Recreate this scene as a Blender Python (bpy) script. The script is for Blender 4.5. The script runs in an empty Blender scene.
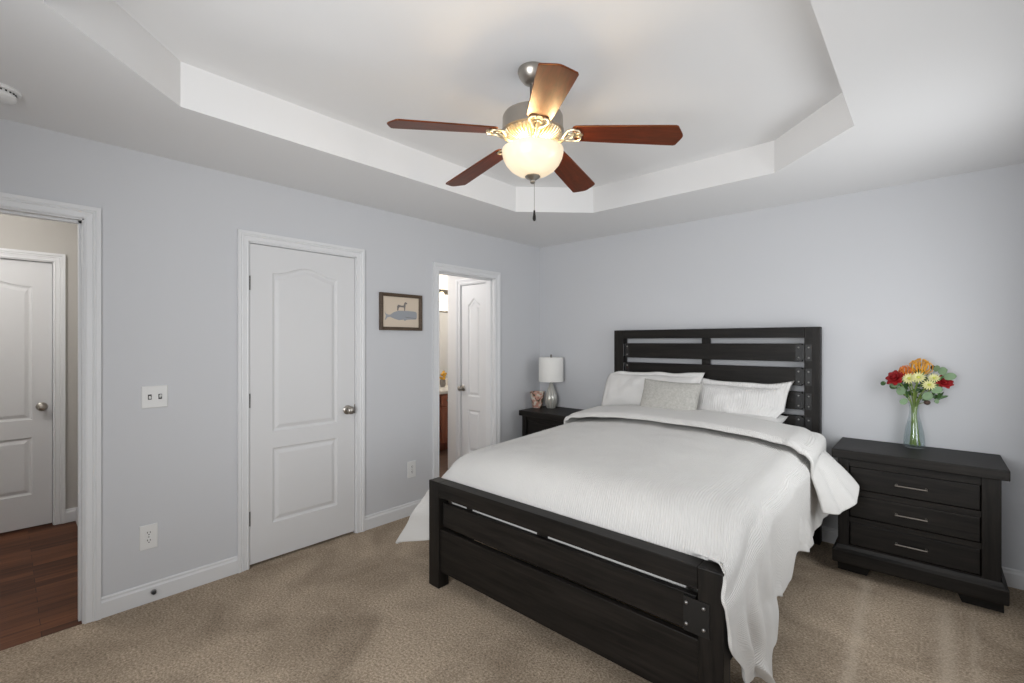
import bpy, bmesh, math, random
from mathutils import Vector, Matrix, noise

random.seed(7)
SC = bpy.context.scene
COL = SC.collection
PI = math.pi

# ------------------------------------------------------------------ camera
cam_d = bpy.data.cameras.new('camera')
cam = bpy.data.objects.new('camera', cam_d)
COL.objects.link(cam)
cam.location = (3.1536, -3.9196, 1.415)
cam.rotation_euler = (PI / 2, 0, math.radians(42.27))
cam_d.sensor_width = 36.0
cam_d.lens = 461.0 / 1024.0 * 36.0
cam_d.shift_y = 0.5 / 1024.0
cam_d.clip_start = 0.02
SC.camera = cam

# ------------------------------------------------------------------ view, world and lights
SC.view_settings.view_transform = 'Standard'
SC.view_settings.look = 'None'
SC.view_settings.exposure = -0.05
SC.view_settings.gamma = 1.0
SC.view_settings.use_curve_mapping = False
SC.cycles.max_bounces = 10
SC.cycles.diffuse_bounces = 6
SC.cycles.transparent_max_bounces = 24
SC.cycles.sample_clamp_indirect = 6.0
SC.cycles.caustics_refractive = False
SC.cycles.caustics_reflective = False

world = bpy.data.worlds.new('sky')
SC.world = world
world.use_nodes = True
world.node_tree.nodes['Background'].inputs[0].default_value = (0.75, 0.87, 1.0, 1)
world.node_tree.nodes['Background'].inputs[1].default_value = 1.0

def area(name, loc, rot, sx, sy, power, color=(1, 1, 1), spread=180):
    l = bpy.data.lights.new(name, 'AREA')
    l.shape = 'RECTANGLE'
    l.size, l.size_y, l.energy, l.color = sx, sy, power, color
    l.spread = math.radians(spread)
    o = bpy.data.objects.new(name, l)
    o.location, o.rotation_euler = loc, rot
    COL.objects.link(o)
    return o

def point(name, loc, power, color=(1, 1, 1), r=0.03):
    l = bpy.data.lights.new(name, 'POINT')
    l.energy, l.color, l.shadow_soft_size = power, color, r
    o = bpy.data.objects.new(name, l)
    o.location = loc
    COL.objects.link(o)
    return o

DAY = (0.965, 0.985, 1.0)
# daylight entering through the windows of the room (right wall and the wall behind the camera), plus an added fill
area('daylight_right_back', (3.58, -1.10, 1.34), (0, PI / 2, 0), 1.2, 0.80, 16, DAY)
area('daylight_right_front', (3.58, -2.40, 1.34), (0, PI / 2, 0), 1.2, 0.95, 4.5, DAY)
area('daylight_front', (2.5, -4.58, 1.50), (PI / 2, 0, 0), 1.2, 1.25, 37, DAY)
aim = Vector((0.2, 0.0, 2.0)) - Vector((2.4, -4.56, 1.5))
area('corner_fill', (2.4, -4.56, 1.5), aim.to_track_quat('-Z', 'Y').to_euler(), 1.2, 1.2, 13, DAY, 100)  # added fill light, aimed to brighten the far left corner
# bathroom and hallway lamps, with an added bathroom fill
point('bathroom_lamp', (-1.72, 0.18, 2.02), 19, (1.0, 0.90, 0.74), 0.08)
point('bathroom_fill', (-1.25, -1.40, 2.15), 19, (1.0, 0.98, 0.97), 0.12)  # added fill for the linen door and vanity, no fixture here
point('hallway_lamp', (-0.95, -4.35, 2.25), 23, (1.0, 0.98, 0.95), 0.12)

# ------------------------------------------------------------------ materials
def nt(m):
    m.use_nodes = True
    return m.node_tree, m.node_tree.nodes, m.node_tree.links, m.node_tree.nodes['Principled BSDF']

def mat(name, col, rough=0.5, metal=0.0, bump=None, spec=0.5, **kw):
    m = bpy.data.materials.new(name)
    t, n, l, p = nt(m)
    p.inputs['Base Color'].default_value = (*col, 1)
    p.inputs['Roughness'].default_value = rough
    p.inputs['Metallic'].default_value = metal
    p.inputs['Specular IOR Level'].default_value = spec
    for k, v in kw.items():
        p.inputs[k.replace('_', ' ')].default_value = v
    if bump:
        sc, st = bump
        tc = n.new('ShaderNodeTexCoord')
        nz = n.new('ShaderNodeTexNoise')
        nz.inputs['Scale'].default_value = sc
        nz.inputs['Detail'].default_value = 4
        b = n.new('ShaderNodeBump')
        b.inputs['Strength'].default_value = st
        b.inputs['Distance'].default_value = 0.002
        l.new(tc.outputs['Object'], nz.inputs['Vector'])
        l.new(nz.outputs['Fac'], b.inputs['Height'])
        l.new(b.outputs['Normal'], p.inputs['Normal'])
    return m

def ramp(n, stops):
    r = n.new('ShaderNodeValToRGB')
    e = r.color_ramp.elements
    while len(e) > 2:
        e.remove(e[-1])
    for i, (pos, c) in enumerate(stops):
        if i < 2:
            e[i].position = pos
        else:
            e.new(pos)
        e[i].color = (*c, 1)
    return r

def wood(name, c0, c1, axis, rough=0.45, freq=28, spec=0.5, coat=0.0, bump=0.15):
    """streaky grain running along one axis"""
    m = bpy.data.materials.new(name)
    t, n, l, p = nt(m)
    tc = n.new('ShaderNodeTexCoord')
    mp = n.new('ShaderNodeMapping')
    s = [freq, freq, freq]
    s['xyz'.index(axis)] = freq * 0.06
    mp.inputs['Scale'].default_value = s
    nz = n.new('ShaderNodeTexNoise')
    nz.inputs['Scale'].default_value = 1.6
    nz.inputs['Detail'].default_value = 6
    nz.inputs['Roughness'].default_value = 0.65
    nz.inputs['Distortion'].default_value = 0.6
    r = ramp(n, [(0.30, c0), (0.72, c1)])
    l.new(tc.outputs['Object'], mp.inputs['Vector'])
    l.new(mp.outputs['Vector'], nz.inputs['Vector'])
    l.new(nz.outputs['Fac'], r.inputs['Fac'])
    l.new(r.outputs['Color'], p.inputs['Base Color'])
    b = n.new('ShaderNodeBump')
    b.inputs['Strength'].default_value = bump
    b.inputs['Distance'].default_value = 0.002
    l.new(nz.outputs['Fac'], b.inputs['Height'])
    l.new(b.outputs['Normal'], p.inputs['Normal'])
    p.inputs['Roughness'].default_value = rough
    p.inputs['Specular IOR Level'].default_value = spec
    p.inputs['Coat Weight'].default_value = coat
    p.inputs['Coat Roughness'].default_value = 0.25
    return m

M = {}
M['wall'] = mat('wall paint', (0.605, 0.613, 0.634), 0.9, bump=(180, 0.05), spec=0.2)
M['hallwall'] = mat('hall wall paint', (0.50, 0.48, 0.45), 0.9, bump=(180, 0.05), spec=0.2)
M['bathwall'] = mat('bathroom wall paint', (0.72, 0.71, 0.70), 0.85, bump=(180, 0.05), spec=0.2)
M['ceil'] = mat('ceiling paint', (0.79, 0.79, 0.793), 0.95, bump=(140, 0.08), spec=0.1)
M['trim'] = mat('white trim paint', (0.73, 0.735, 0.745), 0.42, spec=0.35)
M['door'] = mat('white door paint', (0.70, 0.70, 0.705), 0.45, spec=0.35, bump=(60, 0.03))
M['gap'] = mat('dark gap', (0.01, 0.01, 0.01), 0.9)
M['plate'] = mat('white plastic', (0.76, 0.76, 0.75), 0.35)
M['slot'] = mat('outlet slot', (0.03, 0.03, 0.03), 0.6)
M['nickel'] = mat('brushed nickel', (0.42, 0.39, 0.35), 0.33, 1.0)
M['dnickel'] = mat('aged nickel', (0.20, 0.18, 0.16), 0.38, 1.0)
M['brass'] = mat('pale brushed brass', (0.70, 0.60, 0.42), 0.46, 1.0)
M['hinge'] = mat('hinge metal', (0.10, 0.095, 0.09), 0.45, 0.8)
M['iron'] = mat('dark iron', (0.014, 0.0135, 0.013), 0.45, 0.3)
M['rivet'] = mat('rivet metal', (0.32, 0.31, 0.30), 0.35, 0.9)
EB0, EB1 = (0.0022, 0.0019, 0.0017), (0.0185, 0.0155, 0.0130)
M['bed_x'] = wood('espresso wood grain across', EB0, EB1, 'x', 0.50, spec=0.22)
M['bed_y'] = wood('espresso wood grain lengthwise', EB0, EB1, 'y', 0.50, spec=0.22)
M['bed_z'] = wood('espresso wood grain upright', EB0, EB1, 'z', 0.50, spec=0.22)
M['blade'] = wood('mahogany blade', (0.035, 0.006, 0.003), (0.16, 0.022, 0.008), 'x', 0.40, 30, 0.8, 0.0, 0.05)
M['blade'].node_tree.nodes['Principled BSDF'].inputs['Specular Tint'].default_value = (1.0, 0.52, 0.17, 1)
M['vanity'] = wood('cherry vanity wood', (0.22, 0.070, 0.040), (0.36, 0.13, 0.075), 'z', 0.45)
M['framewood'] = wood('walnut frame wood', (0.045, 0.028, 0.016), (0.12, 0.08, 0.05), 'y', 0.5, 60)
M['paper'] = mat('cream print paper', (0.66, 0.56, 0.45), 0.8)
M['whale'] = mat('grey blue ink', (0.33, 0.345, 0.37), 0.8)
M['ink'] = mat('dark ink', (0.20, 0.18, 0.17), 0.8)
M['matt'] = mat('white sheet cotton', (0.74, 0.74, 0.73), 0.9, bump=(90, 0.2), spec=0.2)
M['shade'] = mat('white linen shade', (0.84, 0.83, 0.80), 0.9, bump=(260, 0.25), spec=0.2)
M['pearl'] = mat('pearly ribbed glass', (0.50, 0.49, 0.45), 0.18, 0.35, Coat_Weight=0.6)
M['marble'] = mat('pale vanity stone', (0.72, 0.69, 0.65), 0.25)
M['mirror'] = mat('mirror silver', (0.86, 0.87, 0.88), 0.03, 1.0)
M['stem'] = mat('flower stem green', (0.20, 0.29, 0.06), 0.55)
M['leaf'] = mat('deep green leaf', (0.045, 0.11, 0.028), 0.5)
M['euc'] = mat('silver green leaf', (0.22, 0.33, 0.19), 0.6)
M['rose'] = mat('red rose petal', (0.30, 0.004, 0.007), 0.6)
M['orange'] = mat('orange protea', (0.80, 0.24, 0.035), 0.55)
M['amber'] = mat('amber protea', (0.82, 0.40, 0.04), 0.55)
M['cream'] = mat('pale yellow petal', (0.74, 0.72, 0.36), 0.6)
M['ygreen'] = mat('yellow green centre', (0.50, 0.52, 0.10), 0.7)
M['bud'] = mat('dark brown bud', (0.06, 0.035, 0.025), 0.6)
M['flame'] = mat('yellow bathroom bloom', (0.55, 0.30, 0.03), 0.6)
M['rubber'] = mat('black rubber', (0.02, 0.02, 0.022), 0.5)

# glass and water
def glass(name, col, ior, rough=0.0):
    m = bpy.data.materials.new(name)
    t, n, l, p = nt(m)
    p.inputs['Base Color'].default_value = (*col, 1)
    p.inputs['Roughness'].default_value = rough
    p.inputs['IOR'].default_value = ior
    p.inputs['Transmission Weight'].default_value = 1.0
    return m
def thin_glass(name, tint, gloss=1.0):
    """glass seen as a thin sheet: clear straight through, mirror-like at the rims"""
    m = bpy.data.materials.new(name)
    t, n, l, p = nt(m)
    n.remove(p)
    tr = n.new('ShaderNodeBsdfTransparent')
    tr.inputs[0].default_value = (*tint, 1)
    gl = n.new('ShaderNodeBsdfGlossy')
    gl.inputs['Roughness'].default_value = 0.02
    fr = n.new('ShaderNodeLayerWeight')
    fr.inputs['Blend'].default_value = 0.5
    pw = n.new('ShaderNodeMath')
    pw.operation = 'POWER'
    pw.inputs[1].default_value = 3.5
    k = n.new('ShaderNodeMath')
    k.operation = 'MULTIPLY_ADD'
    k.inputs[1].default_value = 0.55 * gloss
    k.inputs[2].default_value = 0.03
    mx = n.new('ShaderNodeMixShader')
    l.new(fr.outputs['Facing'], pw.inputs[0])
    l.new(pw.outputs[0], k.inputs[0])
    l.new(k.outputs[0], mx.inputs[0])
    l.new(tr.outputs[0], mx.inputs[1])
    l.new(gl.outputs[0], mx.inputs[2])
    l.new(mx.outputs[0], n['Material Output'].inputs['Surface'])
    return m
M['glass'] = thin_glass('clear vase glass', (0.94, 0.96, 0.965))
M['water'] = thin_glass('vase water', (0.95, 0.975, 0.97), 0.5)
M['pane'] = glass('window pane glass', (1, 1, 1), 1.02)

# alabaster bowl of the fan light: lit from inside
def bowl_mat(name, strength):
    m = bpy.data.materials.new(name)
    t, n, l, p = nt(m)
    tc = n.new('ShaderNodeTexCoord')
    nz = n.new('ShaderNodeTexNoise')
    nz.inputs['Scale'].default_value = 7
    nz.inputs['Detail'].default_value = 3
    nz.inputs['Distortion'].default_value = 1.6
    r = ramp(n, [(0.3, (0.93, 0.70, 0.40)), (0.7, (1.0, 0.84, 0.58))])
    l.new(tc.outputs['Object'], nz.inputs['Vector'])
    l.new(nz.outputs['Fac'], r.inputs['Fac'])
    l.new(r.outputs['Color'], p.inputs['Emission Color'])
    p.inputs['Emission Strength'].default_value = strength
    p.inputs['Base Color'].default_value = (0.62, 0.56, 0.45, 1)
    p.inputs['Roughness'].default_value = 0.25
    return m
M['bowl'] = bowl_mat('alabaster glass bowl', 0.62)
M['bathglobe'] = bowl_mat('lit bathroom shade', 1.4)

# carpet
def carpet():
    m = bpy.data.materials.new('beige cut pile carpet')
    t, n, l, p = nt(m)
    tc = n.new('ShaderNodeTexCoord')
    fine = n.new('ShaderNodeTexNoise')
    fine.inputs['Scale'].default_value = 95
    fine.inputs['Detail'].default_value = 5
    fine.inputs['Roughness'].default_value = 0.75
    big = n.new('ShaderNodeTexNoise')
    big.inputs['Scale'].default_value = 2.6
    big.inputs['Detail'].default_value = 4
    big.inputs['Distortion'].default_value = 0.8
    l.new(tc.outputs['Object'], fine.inputs['Vector'])
    l.new(tc.outputs['Object'], big.inputs['Vector'])
    r1 = ramp(n, [(0.30, (0.195, 0.150, 0.108)), (0.50, (0.51, 0.408, 0.305)), (0.72, (0.88, 0.73, 0.57))])
    r2 = ramp(n, [(0.30, (0.66, 0.65, 0.64)), (0.64, (1.0, 1.0, 1.0))])
    mx = n.new('ShaderNodeMix')
    mx.data_type = 'RGBA'
    mx.blend_type = 'MULTIPLY'
    mx.inputs[0].default_value = 1.0
    l.new(fine.outputs['Fac'], r1.inputs['Fac'])
    l.new(big.outputs['Fac'], r2.inputs['Fac'])
    l.new(r1.outputs['Color'], mx.inputs[6])
    l.new(r2.outputs['Color'], mx.inputs[7])
    # three pale strokes mixed into the pile colour beside the bed
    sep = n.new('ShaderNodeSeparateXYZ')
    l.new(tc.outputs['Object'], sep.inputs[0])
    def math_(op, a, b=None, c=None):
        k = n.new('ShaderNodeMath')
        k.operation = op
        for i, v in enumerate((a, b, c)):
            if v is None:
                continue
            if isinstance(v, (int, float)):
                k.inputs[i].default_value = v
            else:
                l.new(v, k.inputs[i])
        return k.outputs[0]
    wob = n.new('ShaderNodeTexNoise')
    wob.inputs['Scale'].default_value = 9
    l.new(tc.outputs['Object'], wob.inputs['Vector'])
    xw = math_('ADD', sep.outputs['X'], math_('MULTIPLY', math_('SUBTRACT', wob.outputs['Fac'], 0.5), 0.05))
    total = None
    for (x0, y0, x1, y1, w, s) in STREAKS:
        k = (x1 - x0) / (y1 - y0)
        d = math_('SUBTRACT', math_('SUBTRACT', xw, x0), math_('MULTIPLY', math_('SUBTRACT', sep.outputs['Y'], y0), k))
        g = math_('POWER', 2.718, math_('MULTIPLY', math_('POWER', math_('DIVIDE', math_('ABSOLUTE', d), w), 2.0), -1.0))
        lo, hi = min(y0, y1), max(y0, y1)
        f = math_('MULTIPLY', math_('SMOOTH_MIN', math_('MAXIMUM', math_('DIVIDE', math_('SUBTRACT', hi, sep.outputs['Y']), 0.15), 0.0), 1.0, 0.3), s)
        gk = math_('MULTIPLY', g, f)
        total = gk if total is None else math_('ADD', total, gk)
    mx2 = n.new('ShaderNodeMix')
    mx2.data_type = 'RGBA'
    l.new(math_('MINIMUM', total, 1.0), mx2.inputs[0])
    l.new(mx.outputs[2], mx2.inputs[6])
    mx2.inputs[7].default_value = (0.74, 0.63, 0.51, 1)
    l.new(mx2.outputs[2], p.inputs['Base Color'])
    p.inputs['Roughness'].default_value = 1.0
    p.inputs['Specular IOR Level'].default_value = 0.05
    b = n.new('ShaderNodeBump')
    b.inputs['Strength'].default_value = 0.9
    b.inputs['Distance'].default_value = 0.012
    l.new(fine.outputs['Fac'], b.inputs['Height'])
    l.new(b.outputs['Normal'], p.inputs['Normal'])
    return m
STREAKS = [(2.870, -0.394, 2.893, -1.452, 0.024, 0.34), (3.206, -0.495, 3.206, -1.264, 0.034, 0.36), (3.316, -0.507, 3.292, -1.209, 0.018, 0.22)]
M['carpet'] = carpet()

# plank floor of the hallway: boards run along y
def planks():
    m = bpy.data.materials.new('red brown plank floor')
    t, n, l, p = nt(m)
    tc = n.new('ShaderNodeTexCoord')
    mp = n.new('ShaderNodeMapping')
    mp.inputs['Rotation'].default_value = (0, 0, PI / 2)
    br = n.new('ShaderNodeTexBrick')
    br.inputs['Scale'].default_value = 1.0
    br.offset = 0.37
    br.inputs['Brick Width'].default_value = 1.9
    br.inputs['Row Height'].default_value = 0.075
    br.inputs['Mortar Size'].default_value = 0.0015
    br.inputs['Color1'].default_value = (0.080, 0.028, 0.012, 1)
    br.inputs['Color2'].default_value = (0.185, 0.068, 0.029, 1)
    br.inputs['Mortar'].default_value = (0.03, 0.012, 0.007, 1)
    l.new(tc.outputs['Object'], mp.inputs['Vector'])
    l.new(mp.outputs['Vector'], br.inputs['Vector'])
    mp2 = n.new('ShaderNodeMapping')
    mp2.inputs['Scale'].default_value = (40, 2.4, 40)
    nz = n.new('ShaderNodeTexNoise')
    nz.inputs['Scale'].default_value = 1.0
    nz.inputs['Detail'].default_value = 6
    l.new(tc.outputs['Object'], mp2.inputs['Vector'])
    l.new(mp2.outputs['Vector'], nz.inputs['Vector'])
    r = ramp(n, [(0.3, (0.55, 0.55, 0.55)), (0.7, (1.15, 1.15, 1.15))])
    l.new(nz.outputs['Fac'], r.inputs['Fac'])
    mx = n.new('ShaderNodeMix')
    mx.data_type = 'RGBA'
    mx.blend_type = 'MULTIPLY'
    mx.inputs[0].default_value = 1.0
    l.new(br.outputs['Color'], mx.inputs[6])
    l.new(r.outputs['Color'], mx.inputs[7])
    l.new(mx.outputs[2], p.inputs['Base Color'])
    p.inputs['Roughness'].default_value = 0.5
    p.inputs['Specular IOR Level'].default_value = 0.25
    return m
M['planks'] = planks()
M['tile'] = wood('brown bathroom floor', (0.05, 0.026, 0.016), (0.11, 0.06, 0.04), 'y', 0.5, 14)

# woven fabric with fine seersucker ribs that run along the V of its UV map
def fabric(name, col, ribs, strength, rough=0.95, weave=900):
    m = bpy.data.materials.new(name)
    t, n, l, p = nt(m)
    uv = n.new('ShaderNodeUVMap')
    mp = n.new('ShaderNodeMapping')
    mp.inputs['Scale'].default_value = (ribs, ribs * 0.22, 1)
    nz0 = n.new('ShaderNodeTexNoise')
    nz0.inputs['Scale'].default_value = 1.0
    nz0.inputs['Detail'].default_value = 2
    wv = n.new('ShaderNodeTexWave')
    wv.wave_type = 'BANDS'
    wv.bands_direction = 'X'
    wv.inputs['Scale'].default_value = 0.314
    wv.inputs['Distortion'].default_value = 2.2
    wv.inputs['Detail'].default_value = 2
    l.new(uv.outputs['UV'], mp.inputs['Vector'])
    l.new(mp.outputs['Vector'], wv.inputs['Vector'])
    l.new(mp.outputs['Vector'], nz0.inputs['Vector'])
    ad = n.new('ShaderNodeMath')
    ad.operation = 'ADD'
    l.new(wv.outputs['Fac'], ad.inputs[0])
    l.new(nz0.outputs['Fac'], ad.inputs[1])
    b = n.new('ShaderNodeBump')
    b.inputs['Strength'].default_value = strength
    b.inputs['Distance'].default_value = 0.004
    l.new(ad.outputs[0], b.inputs['Height'])
    l.new(b.outputs['Normal'], p.inputs['Normal'])
    p.inputs['Base Color'].default_value = (*col, 1)
    p.inputs['Roughness'].default_value = rough
    p.inputs['Specular IOR Level'].default_value = 0.15
    p.inputs['Sheen Weight'].default_value = 0.15
    return m
M['duvet'] = fabric('white seersucker duvet cotton', (0.66, 0.65, 0.63), 115, 0.5)
M['pillow'] = fabric('white pillow cotton', (0.71, 0.70, 0.685), 90, 0.10)
M['pleat'] = fabric('white pleated sham cotton', (0.71, 0.70, 0.685), 60, 0.5)

def linen():
    m = bpy.data.materials.new('grey cushion linen')
    t, n, l, p = nt(m)
    tc = n.new('ShaderNodeTexCoord')
    nz = n.new('ShaderNodeTexNoise')
    nz.inputs['Scale'].default_value = 60
    nz.inputs['Detail'].default_value = 5
    nz.inputs['Roughness'].default_value = 0.8
    l.new(tc.outputs['Object'], nz.inputs['Vector'])
    r = ramp(n, [(0.3, (0.36, 0.35, 0.32)), (0.7, (0.55, 0.54, 0.51))])
    l.new(nz.outputs['Fac'], r.inputs['Fac'])
    l.new(r.outputs['Color'], p.inputs['Base Color'])
    b = n.new('ShaderNodeBump')
    b.inputs['Strength'].default_value = 0.4
    b.inputs['Distance'].default_value = 0.003
    l.new(nz.outputs['Fac'], b.inputs['Height'])
    l.new(b.outputs['Normal'], p.inputs['Normal'])
    p.inputs['Roughness'].default_value = 0.95
    return m
M['linen'] = linen()

def floral():
    m = bpy.data.materials.new('painted floral ceramic')
    t, n, l, p = nt(m)
    tc = n.new('ShaderNodeTexCoord')
    nz = n.new('ShaderNodeTexNoise')
    nz.inputs['Scale'].default_value = 17
    nz.inputs['Detail'].default_value = 1.5
    nz.inputs['Distortion'].default_value = 1.2
    l.new(tc.outputs['Object'], nz.inputs['Vector'])
    r = ramp(n, [(0.42, (0.05, 0.06, 0.03)), (0.45, (0.50, 0.24, 0.19)), (0.55, (0.58, 0.36, 0.28)), (0.585, (0.66, 0.62, 0.54))])
    l.new(nz.outputs['Fac'], r.inputs['Fac'])
    l.new(r.outputs['Color'], p.inputs['Base Color'])
    p.inputs['Roughness'].default_value = 0.3
    return m
M['floral'] = floral()

# ------------------------------------------------------------------ mesh helpers
def nb():
    return bmesh.new()

def box(b, x0, x1, y0, y1, z0, z1):
    v = [b.verts.new((x, y, z)) for z in (z0, z1) for y in (y0, y1) for x in (x0, x1)]
    for f in ((0, 2, 3, 1), (4, 5, 7, 6), (0, 1, 5, 4), (2, 6, 7, 3), (0, 4, 6, 2), (1, 3, 7, 5)):
        b.faces.new([v[i] for i in f])
    return b

def prism(b, poly, f, a0, a1):
    """poly in 2-D, extruded between a0 and a1; f(p, q, a) -> xyz"""
    lo = [b.verts.new(f(p, q, a0)) for p, q in poly]
    hi = [b.verts.new(f(p, q, a1)) for p, q in poly]
    n = len(poly)
    for i in range(n):
        b.faces.new((lo[i], lo[(i + 1) % n], hi[(i + 1) % n], hi[i]))
    b.faces.new(lo[::-1])
    b.faces.new(hi)
    return b

def frame_at(d):
    d = d.normalized()
    a = Vector((0, 0, 1)) if abs(d.z) < 0.9 else Vector((1, 0, 0))
    u = d.cross(a).normalized()
    return u, d.cross(u).normalized()

def tube(b, pts, rad, seg=8, flat=1.0):
    pts = [Vector(p) for p in pts]
    n = len(pts)
    rs = rad if isinstance(rad, (list, tuple)) else [rad] * n
    rings = []
    for i, p in enumerate(pts):
        d = pts[min(i + 1, n - 1)] - pts[max(i - 1, 0)]
        u, w = frame_at(d)
        rings.append([b.verts.new(p + u * math.cos(2 * PI * k / seg) * rs[i] + w * math.sin(2 * PI * k / seg) * rs[i] * flat) for k in range(seg)])
    for i in range(n - 1):
        for k in range(seg):
            b.faces.new((rings[i][k], rings[i][(k + 1) % seg], rings[i + 1][(k + 1) % seg], rings[i + 1][k]))
    b.faces.new(rings[0][::-1])
    b.faces.new(rings[-1])
    return b

def lathe(b, c, prof, seg=40, rib=None, axis='z'):
    """prof: (radius, height) list; a radius of 0 closes the end; rib(angle, i) scales the radius"""
    def P(r, h, a):
        x, y = r * math.cos(a), r * math.sin(a)
        if axis == 'z':
            return (c[0] + x, c[1] + y, c[2] + h)
        if axis == 'x':
            return (c[0] + h, c[1] + x, c[2] + y)
        return (c[0] + x, c[1] + h, c[2] + y)
    rings = []
    for i, (r, h) in enumerate(prof):
        if r < 1e-6:
            rings.append([b.verts.new(P(0, h, 0))])
        else:
            rings.append([b.verts.new(P(r * (rib(2 * PI * k / seg, i) if rib else 1), h, 2 * PI * k / seg)) for k in range(seg)])
    for i in range(len(rings) - 1):
        A, B = rings[i], rings[i + 1]
        for k in range(seg):
            k2 = (k + 1) % seg
            if len(A) == 1 and len(B) == 1:
                continue
            if len(A) == 1:
                b.faces.new((A[0], B[k2], B[k]))
            elif len(B) == 1:
                b.faces.new((A[k], A[k2], B[0]))
            else:
                b.faces.new((A[k], A[k2], B[k2], B[k]))
    return b

def grid(b, f, nu, nv, wrap=False, uvs=None):
    V = [[b.verts.new(f(i / nu, j / nv)) for i in range(nu + (0 if wrap else 1))] for j in range(nv + 1)]
    uvl = b.loops.layers.uv.verify() if uvs else None
    W = len(V[0])
    for j in range(nv):
        for i in range(nu):
            i2 = (i + 1) % W
            fc = b.faces.new((V[j][i], V[j][i2], V[j + 1][i2], V[j + 1][i]))
            if uvs:
                for lp, (a, c) in zip(fc.loops, ((i, j), (i + 1, j), (i + 1, j + 1), (i, j + 1))):
                    lp[uvl].uv = uvs(a / nu, c / nv)
    return V

def world_loc(o):
    v = Vector((0, 0, 0))
    while o is not None:
        v += Vector(o.location)
        o = o.parent
    return v

def obj(name, b, m, parent=None, bevel=0, smooth=None, recalc=True, origin=None):
    """link a bmesh drawn in room coordinates as one object, its origin at its parent (or at 'origin')"""
    if recalc:
        bmesh.ops.recalc_face_normals(b, faces=b.faces)
    off = world_loc(parent) if parent else Vector(origin or (0, 0, 0))
    bmesh.ops.translate(b, verts=b.verts, vec=-off)
    me = bpy.data.meshes.new(name)
    b.to_mesh(me)
    b.free()
    for k in (m if isinstance(m, list) else [m]):
        me.materials.append(M[k] if isinstance(k, str) else k)
    o = bpy.data.objects.new(name, me)
    COL.objects.link(o)
    if parent:
        o.parent = parent
    elif origin:
        o.location = origin
    if bevel:
        md = o.modifiers.new('bevel', 'BEVEL')
        md.width, md.segments, md.limit_method, md.angle_limit = bevel, 2, 'ANGLE', math.radians(40)
    if smooth is not None:
        for p in me.polygons:
            p.use_smooth = True
        if smooth < 179:
            me.set_sharp_from_angle(angle=math.radians(smooth))
    return o

def thing(name, label, cat, loc=(0, 0, 0), group=None):
    o = bpy.data.objects.new(name, None)
    o.empty_display_size = 0.1
    COL.objects.link(o)
    o.location = loc
    return tag(o, label, cat, group)

def tag(o, label, cat, group=None):
    o['label'], o['category'] = label, cat
    if group:
        o['group'] = group
    return o

def struct(name, b, m, parent=None, **kw):
    o = obj(name, b, m, parent, **kw)
    if parent is None:
        o['kind'] = 'structure'
    return o

def smoothstep(a, b, x):
    t = min(1.0, max(0.0, (x - a) / (b - a)))
    return t * t * (3 - 2 * t)

def lerp(a, b, t):
    return a + (b - a) * t

def interp(x, pts):
    """smooth piecewise interpolation through (x, value) pairs"""
    if x <= pts[0][0]:
        return pts[0][1]
    for (x0, v0), (x1, v1) in zip(pts, pts[1:]):
        if x <= x1:
            return lerp(v0, v1, smoothstep(x0, x1, x))
    return pts[-1][1]

# ------------------------------------------------------------------ room shell
RX, RY, RZ, TZ = 3.62, -4.62, 2.44, 2.637        # right wall, front wall, ceiling, tray ceiling
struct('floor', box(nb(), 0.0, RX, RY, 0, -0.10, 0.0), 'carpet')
struct('floor_hall', box(nb(), -2.30, 0.0, -5.2, -3.53, -0.10, -0.004), 'planks')
struct('floor_bath', box(nb(), -2.06, 0.0, -1.75, 1.1, -0.10, -0.004), 'tile')

def octagon(g=0.0):
    x0, x1, y0, y1, c = 0.735 - g, 2.885 + g, -3.84 - g, -0.78 + g, 0.435
    return [(x0 + c, y0), (x1 - c, y0), (x1, y0 + c), (x1, y1 - c), (x1 - c, y1), (x0 + c, y1), (x0, y1 - c), (x0, y0 + c)]
b = nb()
outer = [b.verts.new((x, y, RZ)) for x, y in ((-0.12, RY - 0.12), (RX + 0.12, RY - 0.12), (RX + 0.12, 0.12), (-0.12, 0.12))]
inner = [b.verts.new((x, y, RZ)) for x, y in octagon()]
top = [b.verts.new((x, y, TZ)) for x, y in octagon()]
ed = [b.edges.new((r[i], r[(i + 1) % len(r)])) for r in (outer, inner) for i in range(len(r))]
bmesh.ops.triangle_fill(b, use_beauty=True, edges=ed)
for i in range(8):
    b.faces.new((inner[i], inner[(i + 1) % 8], top[(i + 1) % 8], top[i]))
b.faces.new(top)
struct('ceiling', b, 'ceil')

# left wall, pierced by the bedroom door, the closet door and the bathroom door
BED = (-4.46, -3.652, 2.034)
CLO = (-2.896, -2.170, 2.043)
BAT = (-1.395, -0.700, 2.034)
b = nb()
ys = [RY, BED[0], BED[1], CLO[0], CLO[1], BAT[0], BAT[1], 0.0]
for i in range(0, 8, 2):
    box(b, -0.12, 0.0, ys[i], ys[i + 1], 0, RZ)
for o_ in (BED, CLO, BAT):
    box(b, -0.12, 0.0, o_[0], o_[1], o_[2], RZ)
struct('wall_left', b, 'wall')
struct('wall_back', box(nb(), -0.12, RX + 0.12, 0.0, 0.12, 0, RZ), 'wall')

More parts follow.
